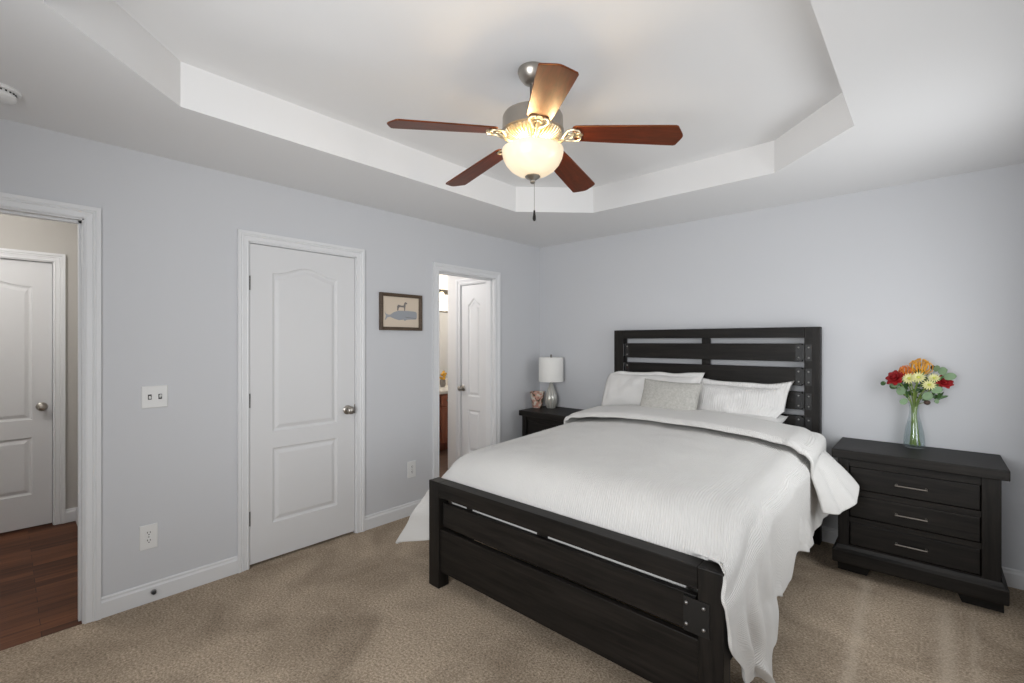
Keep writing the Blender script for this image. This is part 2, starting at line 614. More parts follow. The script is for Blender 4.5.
def wall_with_windows(name, f, a0, a1, wins):
    b = nb()
    def bx(p0, p1, z0, z1):
        q0, q1 = f(p0, 0), f(p1, 0.12)
        box(b, min(q0[0], q1[0]), max(q0[0], q1[0]), min(q0[1], q1[1]), max(q0[1], q1[1]), z0, z1)
    cur = a0
    for (w0, w1, z0, z1) in wins:
        bx(cur, w0, 0, RZ)
        bx(w0, w1, 0, z0)
        bx(w0, w1, z1, RZ)
        cur = w1
    bx(cur, a1, 0, RZ)
    struct(name, b, 'wall')
wr = [(-2.90, -1.90, 0.70, 1.98), (-1.55, -0.65, 0.70, 1.98)]
wf = [(1.45, 3.15, 0.85, 2.15)]
wall_with_windows('wall_right', lambda p, t: (RX + t, p), RY, 0.0, wr)
wall_with_windows('wall_front', lambda p, t: (p, RY - t), 0.0, RX, wf)

def window(idx, f, w0, w1, z0, z1):
    def bx(b, p0, p1, t0, t1, za, zb):
        q0, q1 = f(p0, t0), f(p1, t1)
        return box(b, min(q0[0], q1[0]), max(q0[0], q1[0]), min(q0[1], q1[1]), max(q0[1], q1[1]), za, zb)
    b = nb()
    c = 0.065
    bx(b, w0 - c, w0, -0.018, 0.0, z0 - c, z1 + c)
    bx(b, w1, w1 + c, -0.018, 0.0, z0 - c, z1 + c)
    bx(b, w0, w1, -0.018, 0.0, z1, z1 + c)
    bx(b, w0 - c - 0.02, w1 + c + 0.02, -0.045, 0.0, z0 - 0.03, z0)
    bx(b, w0, w1, -0.014, 0.0, z0 - c - 0.02, z0 - 0.03)
    root = struct('window_%d' % idx, b, 'trim')
    b = nb()
    zm = (z0 + z1) / 2
    for a, e in ((w0, w0 + 0.045), (w1 - 0.045, w1)):
        bx(b, a, e, 0.05, 0.09, z0, z1)
    for a, e in ((z0, z0 + 0.05), (zm - 0.02, zm + 0.02), (z1 - 0.05, z1)):
        bx(b, w0, w1, 0.05, 0.09, a, e)
    obj('sash', b, 'trim', root)
    obj('pane', bx(nb(), w0 + 0.04, w1 - 0.04, 0.066, 0.072, z0 + 0.04, z1 - 0.04), 'pane', root)
window(1, lambda p, t: (RX + t, p), *wr[0])
window(2, lambda p, t: (RX + t, p), *wr[1])
window(3, lambda p, t: (p, RY - t), *wf[0])

# hallway behind the bedroom door
b = nb()
HX = -1.87
HD = (-4.474, -3.664, 2.036)
box(b, HX - 0.12, HX, -5.2, HD[0], 0, RZ)
box(b, HX - 0.12, HX, HD[1], -3.41, 0, RZ)
box(b, HX - 0.12, HX, HD[0], HD[1], HD[2], RZ)
struct('wall_hall_far', b, 'hallwall')
struct('wall_hall_side', box(nb(), HX, -0.12, -3.53, -3.41, 0, RZ), 'hallwall')
struct('wall_hall_end', box(nb(), HX, -0.12, -5.32, -5.2, 0, RZ), 'hallwall')
struct('wall_hall_near', box(nb(), -0.135, -0.12, -5.2, BED[0] - 0.07, 0, RZ), 'hallwall')
struct('ceiling_hall', box(nb(), HX - 0.12, -0.12, -5.32, -3.41, RZ, RZ + 0.05), 'ceil')
# bathroom behind the third door
struct('wall_bath_far', box(nb(), -2.18, -2.06, -1.75, 1.1, 0, RZ), 'bathwall')
struct('wall_bath_side', box(nb(), -2.06, -0.12, -1.87, -1.75, 0, RZ), 'bathwall')
struct('wall_bath_end', box(nb(), -2.06, -0.12, 1.0, 1.12, 0, RZ), 'bathwall')
struct('ceiling_bath', box(nb(), -2.18, -0.12, -1.87, 1.12, RZ, RZ + 0.05), 'ceil')
LIN = (-0.612, -0.212, 2.030)
b = nb()
box(b, -0.83, LIN[0], -0.60, -0.50, 0, RZ)
box(b, LIN[1], -0.12, -0.60, -0.50, 0, RZ)
box(b, LIN[0], LIN[1], -0.60, -0.50, LIN[2], RZ)
box(b, -0.83, -0.73, -0.50, 1.0, 0, RZ)
struct('wall_bath_linen', b, 'bathwall')
# closet behind the closed door (back of its niche)
b = nb()
box(b, -0.50, -0.48, -3.05, -2.00, 0, RZ)
box(b, -0.48, -0.12, -3.05, -3.03, 0, RZ)
box(b, -0.48, -0.12, -2.02, -2.00, 0, RZ)
struct('wall_closet', b, 'bathwall')
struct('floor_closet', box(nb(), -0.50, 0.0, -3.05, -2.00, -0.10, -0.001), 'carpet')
struct('ceiling_closet', box(nb(), -0.50, -0.12, -3.05, -2.00, RZ, RZ + 0.05), 'ceil')
struct('wall_hall_room', box(nb(), -2.40, -2.30, -5.3, -3.3, 0, RZ), 'hallwall')

# baseboards: a plank with a bevelled cap
BBP = [(0, 0), (0.014, 0), (0.014, 0.078), (0.009, 0.088), (0.009, 0.098), (0.004, 0.104), (0, 0.104)]
def baseboard(name, f, a0, a1):
    struct(name, prism(nb(), BBP, f, a0, a1), 'trim')
fl = lambda p, q, a: (p, a, q)
CW = 0.063
baseboard('baseboard_left', fl, BED[1] + CW, CLO[0] - CW)
baseboard('baseboard_left', fl, CLO[1] + CW, BAT[0] - CW)
baseboard('baseboard_left', fl, BAT[1] + CW, 0.0)
baseboard('baseboard_back', lambda p, q, a: (a, -p, q), 0.0, RX)
baseboard('baseboard_right', lambda p, q, a: (RX - p, a, q), RY, 0.0)
baseboard('baseboard_front', lambda p, q, a: (a, RY + p, q), 0.0, RX)
baseboard('baseboard_hall', lambda p, q, a: (HX + p, a, q), HD[1] + CW, -3.53)
baseboard('baseboard_hall', lambda p, q, a: (a, -3.53 - p, q), HX, -0.135)

# moulded door casings with their jambs
CP = [(0.0, 0.0), (0.0, 0.011), (0.006, 0.014), (0.012, 0.011), (0.030, 0.013), (0.034, 0.017), (0.040, 0.014), (0.046, 0.019), (CW, 0.020), (CW, 0.0)]
def casing(idx, f, a, e, zt, depth, stop=None):
    """f(s, p, z): s along the wall, p out of the wall"""
    b = nb()
    path = lambda o: [(a - o, 0.0), (a - o, zt + o), (e + o, zt + o), (e + o, 0.0)]
    rows = [[b.verts.new(f(s, p, z)) for s, z in path(o)] for o, p in CP]
    for i in range(len(CP) - 1):
        for k in range(3):
            b.faces.new((rows[i][k], rows[i][k + 1], rows[i + 1][k + 1], rows[i + 1][k]))
    def bx(s0, s1, p0, p1, z0, z1):
        c0, c1 = f(s0, p0, z0), f(s1, p1, z1)
        box(b, min(c0[0], c1[0]), max(c0[0], c1[0]), min(c0[1], c1[1]), max(c0[1], c1[1]), z0, z1)
    j = 0.006
    bx(a - j, a + j, -depth, 0.002, 0, zt)
    bx(e - j, e + j, -depth, 0.002, 0, zt)
    bx(a, e, -depth, 0.002, zt - j, zt + j)
    if stop:
        p0, p1 = stop
        bx(a + j, a + j + 0.011, p0, p1, 0, zt - j)
        bx(e - j - 0.011, e - j, p0, p1, 0, zt - j)
        bx(a + j, e - j, p0, p1, zt - j - 0.011, zt - j)
    return struct('trim_%d' % idx, b, 'trim')
fx = lambda s, p, z: (p, s, z)
t1 = casing(1, fx, BED[0], BED[1], BED[2], 0.12, (-0.075, -0.04))
obj('strike_plate', box(nb(), -0.068, -0.048, BED[1] - 0.0085, BED[1] - 0.006, 0.88, 0.945), 'hinge', t1)
casing(2, fx, CLO[0], CLO[1], CLO[2], 0.12)
t3 = casing(3, fx, BAT[0], BAT[1], BAT[2], 0.12, (-0.075, -0.04))
obj('strike_plate', box(nb(), -0.070, -0.048, BAT[1] - 0.009, BAT[1] - 0.006, 0.89, 0.955), 'hinge', t3)
casing(4, lambda s, p, z: (HX + p, s, z), HD[0], HD[1], HD[2], 0.12)
casing(5, lambda s, p, z: (s, -0.60 - p, z), LIN[0], LIN[1], LIN[2], 0.10)
casing(6, lambda s, p, z: (-0.12 - p, s, z), BED[0], BED[1], BED[2], 0.0)

# two panel doors with an arched upper panel
def offset_loop(pts, d):
    n = len(pts)
    out = []
    for i in range(n):
        p0, p1, p2 = Vector(pts[i - 1]), Vector(pts[i]), Vector(pts[(i + 1) % n])
        e1, e2 = (p1 - p0).normalized(), (p2 - p1).normalized()
        n1, n2 = Vector((-e1.y, e1.x)), Vector((-e2.y, e2.x))
        k = n1 + n2
        k = k / max(0.35, k.dot(n1)) if k.length > 1e-6 else n1
        out.append(p1 + k * d)
    return [(p.x, p.y) for p in out]

def panel_door(idx, f, a, e, z0, z1, panels, thick=0.035):
    """f(s, p, z); face at p = 0 and the slab behind it; panels: (s0, s1, za, zb, rise) as distances on the slab"""
    b = nb()
    def V(s, z, p):
        return b.verts.new(f(s, p, z))
    rect = [(a, z0), (e, z0), (e, z1), (a, z1)]
    ov = [V(s, z, 0) for s, z in rect]
    bv = [V(s, z, -thick) for s, z in rect]
    edges = [b.edges.new((ov[i], ov[(i + 1) % 4])) for i in range(4)]
    for i in range(4):
        b.faces.new((ov[i], ov[(i + 1) % 4], bv[(i + 1) % 4], bv[i]))
    b.faces.new(bv)
    for (s0, s1, za, zb, rise) in panels:
        loop = [(s0, za), (s1, za)]
        N = 20 if rise else 1
        for k in range(N + 1):
            t = k / N
            loop.append((lerp(s1, s0, t), zb + rise * (0.5 - 0.5 * math.cos(2 * PI * t)) ** 1.15 if rise else zb))
        prev = None
        for d, p in ((0, 0.0), (0.006, -0.006), (0.014, -0.009), (0.020, -0.009), (0.040, -0.0015), (0.046, -0.001)):
            ring = [V(s, z, p) for s, z in (offset_loop(loop, d) if d else loop)]
            n = len(ring)
            if prev is None:
                edges += [b.edges.new((ring[i], ring[(i + 1) % n])) for i in range(n)]
            else:
                for i in range(n):
                    b.faces.new((prev[i], prev[(i + 1) % n], ring[(i + 1) % n], ring[i]))
            prev = ring
        b.faces.new(prev)
    bmesh.ops.triangle_fill(b, use_beauty=True, edges=edges)
    return struct('door_%d' % idx, b, 'door')

def knob(parent, f, s, z):
    """round door knob with its rose plate; f(s, p, z), p out of the door"""
    b = nb()
    o = Vector(f(s, 0, z))
    d = (Vector(f(s, 1, z)) - o)
    prof = [(0, 0), (0.033, 0), (0.033, 0.004), (0.028, 0.009), (0.013, 0.012), (0.011, 0.028), (0.016, 0.034), (0.025, 0.042), (0.0285, 0.052), (0.026, 0.062), (0.018, 0.068), (0, 0.070)]
    lathe(b, (0, 0, 0), prof, 24)
    u, w = frame_at(d)
    mt = Matrix((( u.x, w.x, d.x, o.x), (u.y, w.y, d.y, o.y), (u.z, w.z, d.z, o.z), (0, 0, 0, 1)))
    bmesh.ops.transform(b, matrix=mt, verts=b.verts)
    return obj('door_knob', b, 'nickel', parent, smooth=40)

def hinges(parent, f, s, zs):
    for z in zs:
        b = nb()
        p = f(s, 0.004, z)
        for k in range(5):
            q = z - 0.045 + k * 0.018
            lathe(b, (p[0], p[1], q), [(0, 0.0005), (0.0065, 0.0005), (0.0065, 0.0175), (0, 0.0175)], 12)
        obj('hinge', b, 'hinge', parent, smooth=40)

fd = lambda s, p, z: (-0.004 + p, s, z)
d1 = panel_door(1, fd, CLO[0] + 0.009, CLO[1] - 0.009, 0.018, CLO[2] - 0.010,
                [(-2.752, -2.312, 0.835, 1.862, 0.052), (-2.752, -2.312, 0.244, 0.727, 0)])
knob(d1, fd, -2.234, 0.92)
hinges(d1, fd, CLO[0] + 0.004, (1.785, 1.047, 0.308))
obj('latch', box(nb(), -0.012, 0.001, CLO[1] - 0.010, CLO[1] - 0.006, 0.89, 0.955), 'hinge', d1)
fh = lambda s, p, z: (HX - 0.030 + p, s, z)
d3 = panel_door(2, fh, HD[0] + 0.009, HD[1] - 0.009, 0.012, HD[2] - 0.010,
                [(-4.36, -3.779, 0.825, 1.835, 0.055), (-4.36, -3.779, 0.257, 0.69, 0)])
knob(d3, fh, -3.729, 0.92)
fb = lambda s, p, z: (s, -0.596 - p, z)
d2 = panel_door(3, fb, LIN[0] + 0.008, LIN[1] - 0.008, 0.012, LIN[2] - 0.012,
                [(-0.502, -0.318, 0.840, 1.815, 0.06), (-0.502, -0.318, 0.25, 0.695, 0)])
knob(d2, fb, -0.578, 0.92)
hinges(d2, fb, LIN[1] - 0.004, (1.774, 1.03, 0.30))

# ------------------------------------------------------------------ small things on the left wall
def screw(b, y, z, x=0.0065):
    lathe(b, (x, y, z), [(0.0035, 0), (0.003, 0.001), (0, 0.0012)], 10, axis='x')

def plate(b, y0, y1, z0, z1, t=0.006):
    e = 0.003
    lo = [b.verts.new(p) for p in ((0.0005, y0, z0), (0.0005, y1, z0), (0.0005, y1, z1), (0.0005, y0, z1))]
    mi = [b.verts.new(p) for p in ((t - e, y0, z0), (t - e, y1, z0), (t - e, y1, z1), (t - e, y0, z1))]
    hi = [b.verts.new(p) for p in ((t, y0 + e, z0 + e), (t, y1 - e, z0 + e), (t, y1 - e, z1 - e), (t, y0 + e, z1 - e))]
    for A, B in ((lo, mi), (mi, hi)):
        for i in range(4):
            b.faces.new((A[i], A[(i + 1) % 4], B[(i + 1) % 4], B[i]))
    b.faces.new(hi)
    b.faces.new(lo[::-1])
    return b

sw = thing('light_switch', 'white double toggle light switch plate on the wall between two doors', 'light switch', (0, -3.366, 1.055))
obj('plate', plate(nb(), -3.424, -3.308, 1.055, 1.175), 'plate', sw)
for y, up in ((-3.389, -1), (-3.343, 1)):
    b = nb()
    box(b, 0.006, 0.0075, y - 0.008, y + 0.008, 1.101, 1.129)
    obj('toggle_slot', b, 'slot', sw)
    b = nb()
    zc = 1.115
    prism(b, [(0.007, zc - 0.007), (0.007, zc + 0.007), (0.019, zc + 0.006 * up + 0.006), (0.019, zc + 0.006 * up - 0.003)], lambda p, q, a: (p, a, q), y - 0.0045, y + 0.0045)
    obj('toggle', b, 'plate', sw, bevel=0.001)

def outlet(label, y, z):
    t = thing('wall_outlet', label, 'outlet', (0, y, z - 0.06), 'wall outlets on the left wall')
    obj('plate', plate(nb(), y - 0.040, y + 0.040, z - 0.066, z + 0.066), 'plate', t)
    for dz in (0.021, -0.021):
        b = nb()
        poly = [(0.0165 * math.cos(a), 0.0145 * math.sin(a)) for a in [k * PI / 10 for k in range(20)]]
        prism(b, poly, lambda p, q, a: (a, y + p, z + dz + q), 0.006, 0.0085)
        rc = obj('receptacle', b, 'plate', t)
        b = nb()
        for dy in (-0.006, 0.006):
            box(b, 0.0084, 0.0090, y + dy - 0.0015, y + dy + 0.0015, z + dz + 0.000, z + dz + 0.009)
        lathe(b, (0.0084, y, z + dz - 0.007), [(0.003, 0), (0.003, 0.0006), (0, 0.0006)], 10, axis='x')
        obj('slots', b, 'slot', rc)
    b = nb()
    screw(b, y, z)
    obj('screw', b, 'rivet', t)
outlet('white duplex wall outlet low on the wall below the light switch', -3.393, 0.355)
outlet('white wall outlet low on the wall beside the bed, below the whale picture', -1.676, 0.372)

ds = thing('door_stop', 'small round dark door stop bumper stuck on the white baseboard', 'door stop', (0.014, -3.374, 0.051))
obj('base', lathe(nb(), (0.0142, -3.374, 0.053), [(0, 0), (0.013, 0), (0.013, 0.006), (0.010, 0.009), (0, 0.009)], 20, axis='x'), 'rivet', ds, smooth=40)
obj('rubber_tip', lathe(nb(), (0.0232, -3.374, 0.053), [(0.0095, 0), (0.0095, 0.012), (0.006, 0.016), (0, 0.016)], 20, axis='x'), 'rubber', ds, smooth=40)

# framed print: grey whale with a small dog on its back
pf = thing('framed_picture', 'small dark wood framed print of a grey whale with a dog on its back', 'picture', (0, -1.78, 1.51))
PY0, PY1, PZ0, PZ1 = -1.977, -1.584, 1.508, 1.800
b = nb()
w = 0.026
rows = []
for o_, p in ((0, 0.001), (0, 0.024), (w * 0.45, 0.026), (w, 0.019), (w, 0.006)):
    rows.append([b.verts.new((p, y, z)) for y, z in ((PY0 + o_, PZ0 + o_), (PY1 - o_, PZ0 + o_), (PY1 - o_, PZ1 - o_), (PY0 + o_, PZ1 - o_))])
for A, B in zip(rows, rows[1:]):
    for i in range(4):
        b.faces.new((A[i], A[(i + 1) % 4], B[(i + 1) % 4], B[i]))
obj('frame', b, 'framewood', pf)
pr = obj('print', box(nb(), 0.002, 0.007, PY0 + w * 0.9, PY1 - w * 0.9, PZ0 + w * 0.9, PZ1 - w * 0.9), 'paper', pf)
def pic(name, pts, m, x):
    """flat inked shape on the print, picture coordinates 0..1"""
    yy = lambda u: lerp(PY0 + w, PY1 - w, u)
    zz = lambda v: lerp(PZ0 + w, PZ1 - w, v)
    obj(name, prism(nb(), [(yy(u), zz(v)) for u, v in pts], lambda p, q, a: (a, p, q), 0.0071, x), m, pr)
pic('whale', [(0.05, 0.50), (0.09, 0.43), (0.15, 0.40), (0.20, 0.40), (0.30, 0.49), (0.42, 0.545), (0.60, 0.555), (0.80, 0.55), (0.92, 0.54), (0.945, 0.48), (0.945, 0.33), (0.92, 0.275), (0.80, 0.27), (0.66, 0.255), (0.60, 0.21), (0.57, 0.255), (0.44, 0.23), (0.32, 0.27), (0.20, 0.33), (0.13, 0.31), (0.09, 0.24), (0.06, 0.22), (0.09, 0.36)], 'whale', 0.0076)
pic('dog', [(0.39, 0.55), (0.39, 0.70), (0.42, 0.745), (0.52, 0.72), (0.57, 0.73), (0.59, 0.82), (0.63, 0.85), (0.67, 0.80), (0.665, 0.775), (0.625, 0.775), (0.615, 0.65), (0.605, 0.55), (0.585, 0.55), (0.58, 0.66), (0.46, 0.67), (0.435, 0.63), (0.42, 0.55)], 'ink', 0.0078)
pic('mouth_line', [(0.62, 0.345), (0.93, 0.315), (0.93, 0.302), (0.62, 0.330)], 'ink', 0.0079)

# smoke detector on the low ceiling
sd = thing('smoke_detector', 'round white smoke detector on the ceiling above the bedroom door', 'smoke detector', (0.36, -3.945, 2.44))
obj('mounting_base', lathe(nb(), (0.36, -3.945, 2.44), [(0, 0), (0.072, 0), (0.074, -0.006), (0.070, -0.013), (0, -0.013)], 36), 'plate', sd, smooth=40)
obj('body', lathe(nb(), (0.36, -3.945, 2.44), [(0, -0.012), (0.056, -0.012), (0.056, -0.018), (0.060, -0.022), (0.060, -0.034), (0.050, -0.044), (0.02, -0.047), (0, -0.047)], 36), 'plate', sd, smooth=40)
b = nb()
for k in range(24):
    a = 2 * PI * k / 24
    c, s = math.cos(a), math.sin(a)
    tube(b, [(0.36 + 0.057 * c, -3.945 + 0.057 * s, 2.4215), (0.36 + 0.057 * c, -3.945 + 0.057 * s, 2.427)], 0.003, 6)
obj('vent_ring', b, 'slot', sd)

# ------------------------------------------------------------------ ceiling fan
FX, FY = 1.828, -2.323
DZ = 0.016
fan = thing('ceiling_fan', 'ceiling fan with five dark red wood blades and a lit glass bowl', 'ceiling fan', (FX, FY, TZ))
FC = (FX, FY, 0)
obj('canopy', lathe(nb(), FC, [(0, TZ), (0.068, TZ), (0.070, TZ - 0.010), (0.064, TZ - 0.030), (0.045, TZ - 0.055), (0.030, TZ - 0.064), (0.016, TZ - 0.066), (0, TZ - 0.066)], 40), 'nickel', fan, smooth=35)
obj('downrod', lathe(nb(), FC, [(0, TZ), (0.013, TZ), (0.013, 2.516), (0.028, 2.511), (0.030, 2.476), (0, 2.476)], 24), 'dnickel', fan, smooth=35)
obj('motor_housing', lathe(nb(), FC, [(0, 2.488), (0.060, 2.486), (0.110, 2.478), (0.134, 2.468), (0.140, 2.456), (0.141, 2.401), (0.144, 2.396), (0.144, 2.388), (0.136, 2.382), (0, 2.378)], 56), 'nickel', fan, smooth=35)
b = nb()
lathe(b, FC, [(0, 2.382), (0.132, 2.384), (0.120, 2.368), (0.075, 2.35), (0.060, 2.346), (0, 2.346)], 48)
for k in range(44):
    a = 2 * PI * k / 44
    c, s = math.cos(a), math.sin(a)
    tube(b, [(FX + r * c, FY + r * s, z) for r, z in ((0.134, 2.383), (0.122, 2.366), (0.095, 2.354), (0.066, 2.346))], [0.0052, 0.005, 0.004, 0.003], 6)
obj('fluted_cover', b, 'brass', fan, smooth=50)
obj('light_fitter', lathe(nb(), FC, [(0, 2.348), (0.058, 2.348), (0.056, 2.338), (0.046, 2.332), (0.046, 2.314), (0.060, 2.308), (0.064, 2.3), (0, 2.3)], 36), 'brass', fan, smooth=35)
bw = obj('glass_bowl', lathe(nb(), FC, [(0.138, 2.308), (0.143, 2.306), (0.1425, 2.292), (0.137, 2.268), (0.124, 2.242), (0.104, 2.219), (0.078, 2.201), (0.050, 2.19), (0.020, 2.185), (0, 2.184), (0, 2.189), (0.020, 2.19), (0.049, 2.195), (0.076, 2.206), (0.101, 2.223), (0.120, 2.245), (0.133, 2.27), (0.138, 2.292), (0.138, 2.308)], 56), 'bowl', fan, smooth=60)
obj('finial', lathe(nb(), FC, [(0, 2.192), (0.034, 2.188), (0.036, 2.183), (0.028, 2.176), (0.014, 2.168), (0.011, 2.162), (0.012, 2.157), (0.008, 2.152), (0, 2.151)], 28), 'nickel', fan, smooth=35)
ch = obj('pull_chain', tube(nb(), [(FX + 0.040, FY + 0.044, 2.316), (FX - 0.090, FY + 0.122, 2.312), (FX - 0.094, FY + 0.126, 2.26), (FX - 0.094, FY + 0.126, 2.068)], 0.0011, 6), 'dnickel', fan, smooth=60)
obj('pull_knob', lathe(nb(), (FX - 0.094, FY + 0.126, 0.067), [(0, 2.008), (0.004, 2.006), (0.005, 1.991), (0.008, 1.971), (0.0085, 1.961), (0.005, 1.953), (0, 1.952)], 16), 'bed_z', ch, smooth=40)
BZ = 2.367
TILT = math.tan(math.radians(10.5))
SLOPE = 0.1215
def blade_shape():
    """outline of one blade in its own plane: x outward, y across, counter-clockwise"""
    lo = [(0.186, -0.030), (0.192, -0.046), (0.206, -0.0535), (0.30, -0.0585), (0.55, -0.0665), (0.628, -0.0685), (0.637, -0.064), (0.644, -0.048), (0.652, -0.030), (0.659, -0.013), (0.662, 0.0)]
    return lo + [(x, -y) for x, y in reversed(lo[:-1])]
def fan_part(name, b, m, parent, smooth=None):
    """a part drawn in its parent's own axes"""
    bmesh.ops.recalc_face_normals(b, faces=b.faces)
    me = bpy.data.meshes.new(name)
    b.to_mesh(me)
    b.free()
    me.materials.append(M[m])
    if smooth:
        for p in me.polygons:
            p.use_smooth = True
        me.set_sharp_from_angle(angle=math.radians(smooth))
    o = bpy.data.objects.new(name, me)
    COL.objects.link(o)
    o.parent = parent
    return o
zb = lambda x, q: -TILT * q - SLOPE * (x - 0.19)
for k in range(5):
    ang = math.radians(245.5 - 72 * k)
    o = fan_part('blade', prism(nb(), blade_shape(), lambda p, q, a: (p, q, a + zb(p, q)), -0.0035, 0.0035), 'blade', fan)
    o.location = (0, 0, BZ - TZ)
    o.rotation_euler = (0, 0, ang)
    md = o.modifiers.new('bevel', 'BEVEL')
    md.width, md.segments, md.limit_method = 0.002, 2, 'ANGLE'
    b = nb()
    tube(b, [(0.048, 0, -0.020), (0.078, 0, -0.030), (0.108, 0, -0.036), (0.135, 0, -0.032), (0.155, 0, -0.018), (0.175, 0, -0.010)], [0.012, 0.010, 0.009, 0.008, 0.008, 0.007], 8, 0.7)
    for s in (-1, 1):
        lp = [(0.140, 0), (0.150, 0.020), (0.168, 0.036), (0.192, 0.042), (0.214, 0.034), (0.220, 0.018), (0.206, 0.012)]
        tube(b, [(x, y * s, -0.009 + zb(x, y * s) * smoothstep(0.14, 0.17, x) - 0.012 * (1 - smoothstep(0.14, 0.18, x))) for x, y in lp], [0.0065, 0.006, 0.0055, 0.005, 0.005, 0.0045, 0.004], 6)
    lp = [(0.152 + 0.018 * (1 - math.cos(2 * PI * t / 12)), 0.014 * math.sin(2 * PI * t / 12)) for t in range(13)]
    tube(b, [(x, y, -0.012 + zb(x, y)) for x, y in lp], 0.004, 6)
    prism(b, [(0.182, -0.014), (0.200, -0.018), (0.222, -0.012), (0.232, 0), (0.222, 0.012), (0.200, 0.018), (0.182, 0.014)], lambda p, q, a: (p, q, a + zb(p, q)), -0.008, -0.0035)
    for q in (-0.012, 0.012):
        lathe(b, (0.212, q, -0.008 + zb(0.212, q)), [(0.005, 0), (0.004, -0.003), (0, -0.0035)], 10)
    fan_part('blade_iron', b, 'brass', o, 50)
# overall size of the fan, hung a little lower on its rod
FS, DROP = 0.966, 0.043
fan.scale = (FS, FS, FS)
for c_ in fan.children:
    if not c_.name.startswith('canopy'):
        c_.location.z -= DROP
for k in range(3):
    a = 2 * PI * k / 3 + 0.4
    point('fan_bulb', (FX + 0.073 * math.cos(a), FY + 0.073 * math.sin(a), TZ + (2.300 - DROP - TZ) * FS), 2.6, (1.0, 0.72, 0.38), 0.022)

# ------------------------------------------------------------------ bed frame
bed = thing('bed', 'dark espresso wood bed frame with slatted headboard and low panelled footboard', 'bed', (1.79, -1.15, 0))
X0, X1 = 0.970, 2.582
hb = obj('headboard', nb(), 'bed_z', bed)
for xa, xb in ((X0, X0 + 0.095), (X1 - 0.095, X1)):
    obj('post', box(nb(), xa, xb, -0.105, -0.030, 0, 1.522), 'bed_z', hb, bevel=0.004)
obj('top_rail', box(nb(), X0 + 0.095, X1 - 0.095, -0.105, -0.030, 1.446, 1.522), 'bed_x', hb, bevel=0.003)
SL = [(1.274, 1.404), (1.102, 1.232), (0.930, 1.058), (0.760, 0.888), (0.45, 0.72)]
for za, zb in SL:
    obj('slat', box(nb(), X0 + 0.108, X1 - 0.108, -0.092, -0.062, za, zb), 'bed_x', hb, bevel=0.003)
for xa in (1.757, ):
    obj('batten', box(nb(), xa, xa + 0.064, -0.062, -0.042, 0.40, 1.446), 'bed_z', hb)
def rivets(parent, pts, y):
    for x, z in pts:
        obj('rivet', lathe(nb(), (x, y, z), [(0.0070, 0), (0.0062, -0.003), (0.003, -0.005), (0, -0.0055)], 10, axis='y'), 'rivet', parent, smooth=50)
M['bright'] = mat('polished bracket steel', (0.46, 0.47, 0.49), 0.30, 1.0)
for za, zb in SL[:4]:
    # right end: two riveted straps joined by a recessed plate
    xe = X1 - 0.1015
    b = nb()
    box(b, xe - 0.048, xe - 0.012, -0.0955, -0.0925, za + 0.006, zb - 0.006)
    box(b, xe + 0.016, xe + 0.052, -0.1085, -0.1055, za + 0.006, zb - 0.006)
    box(b, xe - 0.012, xe + 0.016, -0.0940, -0.0925, za + 0.012, zb - 0.012)
    br = obj('strap_bracket', b, 'iron', hb)
    rivets(br, [(xe + 0.034, z) for z in (za + 0.028, zb - 0.028)], -0.1086)
    rivets(br, [(xe - 0.030, z) for z in (za + 0.028, zb - 0.028)], -0.0956)
    # left end: a strap on the slat and a bright plate on the inner face of the post
    xe = X0 + 0.108
    br = obj('strap_bracket', box(nb(), xe + 0.002, xe + 0.040, -0.0955, -0.0925, za + 0.006, zb - 0.006), 'iron', hb)
    rivets(br, [(xe + 0.021, z) for z in (za + 0.028, zb - 0.028)], -0.0956)
    obj('post_plate', box(nb(), X0 + 0.0955, X0 + 0.0975, -0.102, -0.064, za + 0.012, zb - 0.006), 'bright', br)

fb_ = obj('footboard', nb(), 'bed_z', bed)
FX0, FX1, FY0, FY1, FZ = 0.978, 2.624, -2.250, -2.175, 0.610
for xa, xb in ((FX0, FX0 + 0.090), (FX1 - 0.090, FX1)):
    obj('leg', box(nb(), xa, xb, FY0, FY1, 0, FZ), 'bed_z', fb_, bevel=0.004)
obj('top_rail', box(nb(), FX0 + 0.090, FX1 - 0.090, FY0, FY1, 0.525, FZ), 'bed_x', fb_, bevel=0.003)
obj('slat', box(nb(), FX0 + 0.118, FX1 - 0.100, FY0 + 0.012, FY0 + 0.040, 0.362, 0.497), 'bed_x', fb_, bevel=0.003)
obj('panel', box(nb(), FX0 + 0.090, FX1 - 0.090, FY0 + 0.010, FY0 + 0.042, 0.098, 0.342), 'bed_x', fb_, bevel=0.003)
obj('batten', box(nb(), 1.262, 1.300, FY0 + 0.040, FY0 + 0.060, 0.10, 0.525), 'bed_z', fb_)
obj('batten', box(nb(), 1.76, 1.82, FY0 + 0.040, FY0 + 0.060, 0.10, 0.525), 'bed_z', fb_)
for s, xe in ((1, FX0 + 0.105), (-1, FX1 - 0.095)):
    b = nb()
    box(b, xe - 0.042, xe + 0.048, FY0 - 0.0035, FY0 - 0.0005, 0.366, 0.490) if s < 0 else box(b, xe - 0.012, xe + 0.030, FY0 + 0.030, FY0 + 0.045, 0.366, 0.490)
    if s < 0:
        box(b, xe - 0.046, xe - 0.006, FY0 - 0.0005, FY0 + 0.012, 0.366, 0.490)
    br = obj('strap_bracket', b, 'iron', fb_)
    if s < 0:
        rivets(br, [(xe + dx, z) for dx in (-0.034, 0.028) for z in (0.392, 0.468)], FY0 - 0.0036)
for xa, xb in ((1.000, 1.028), (2.556, 2.584)):
    obj('side_rail', box(nb(), xa, xb, FY1, -0.105, 0.190, 0.420), 'bed_y', bed, bevel=0.003)
b = nb()
for k in range(9):
    y = -2.05 + k * 0.225
    box(b, 1.028, 2.556, y - 0.04, y + 0.04, 0.27, 0.29)
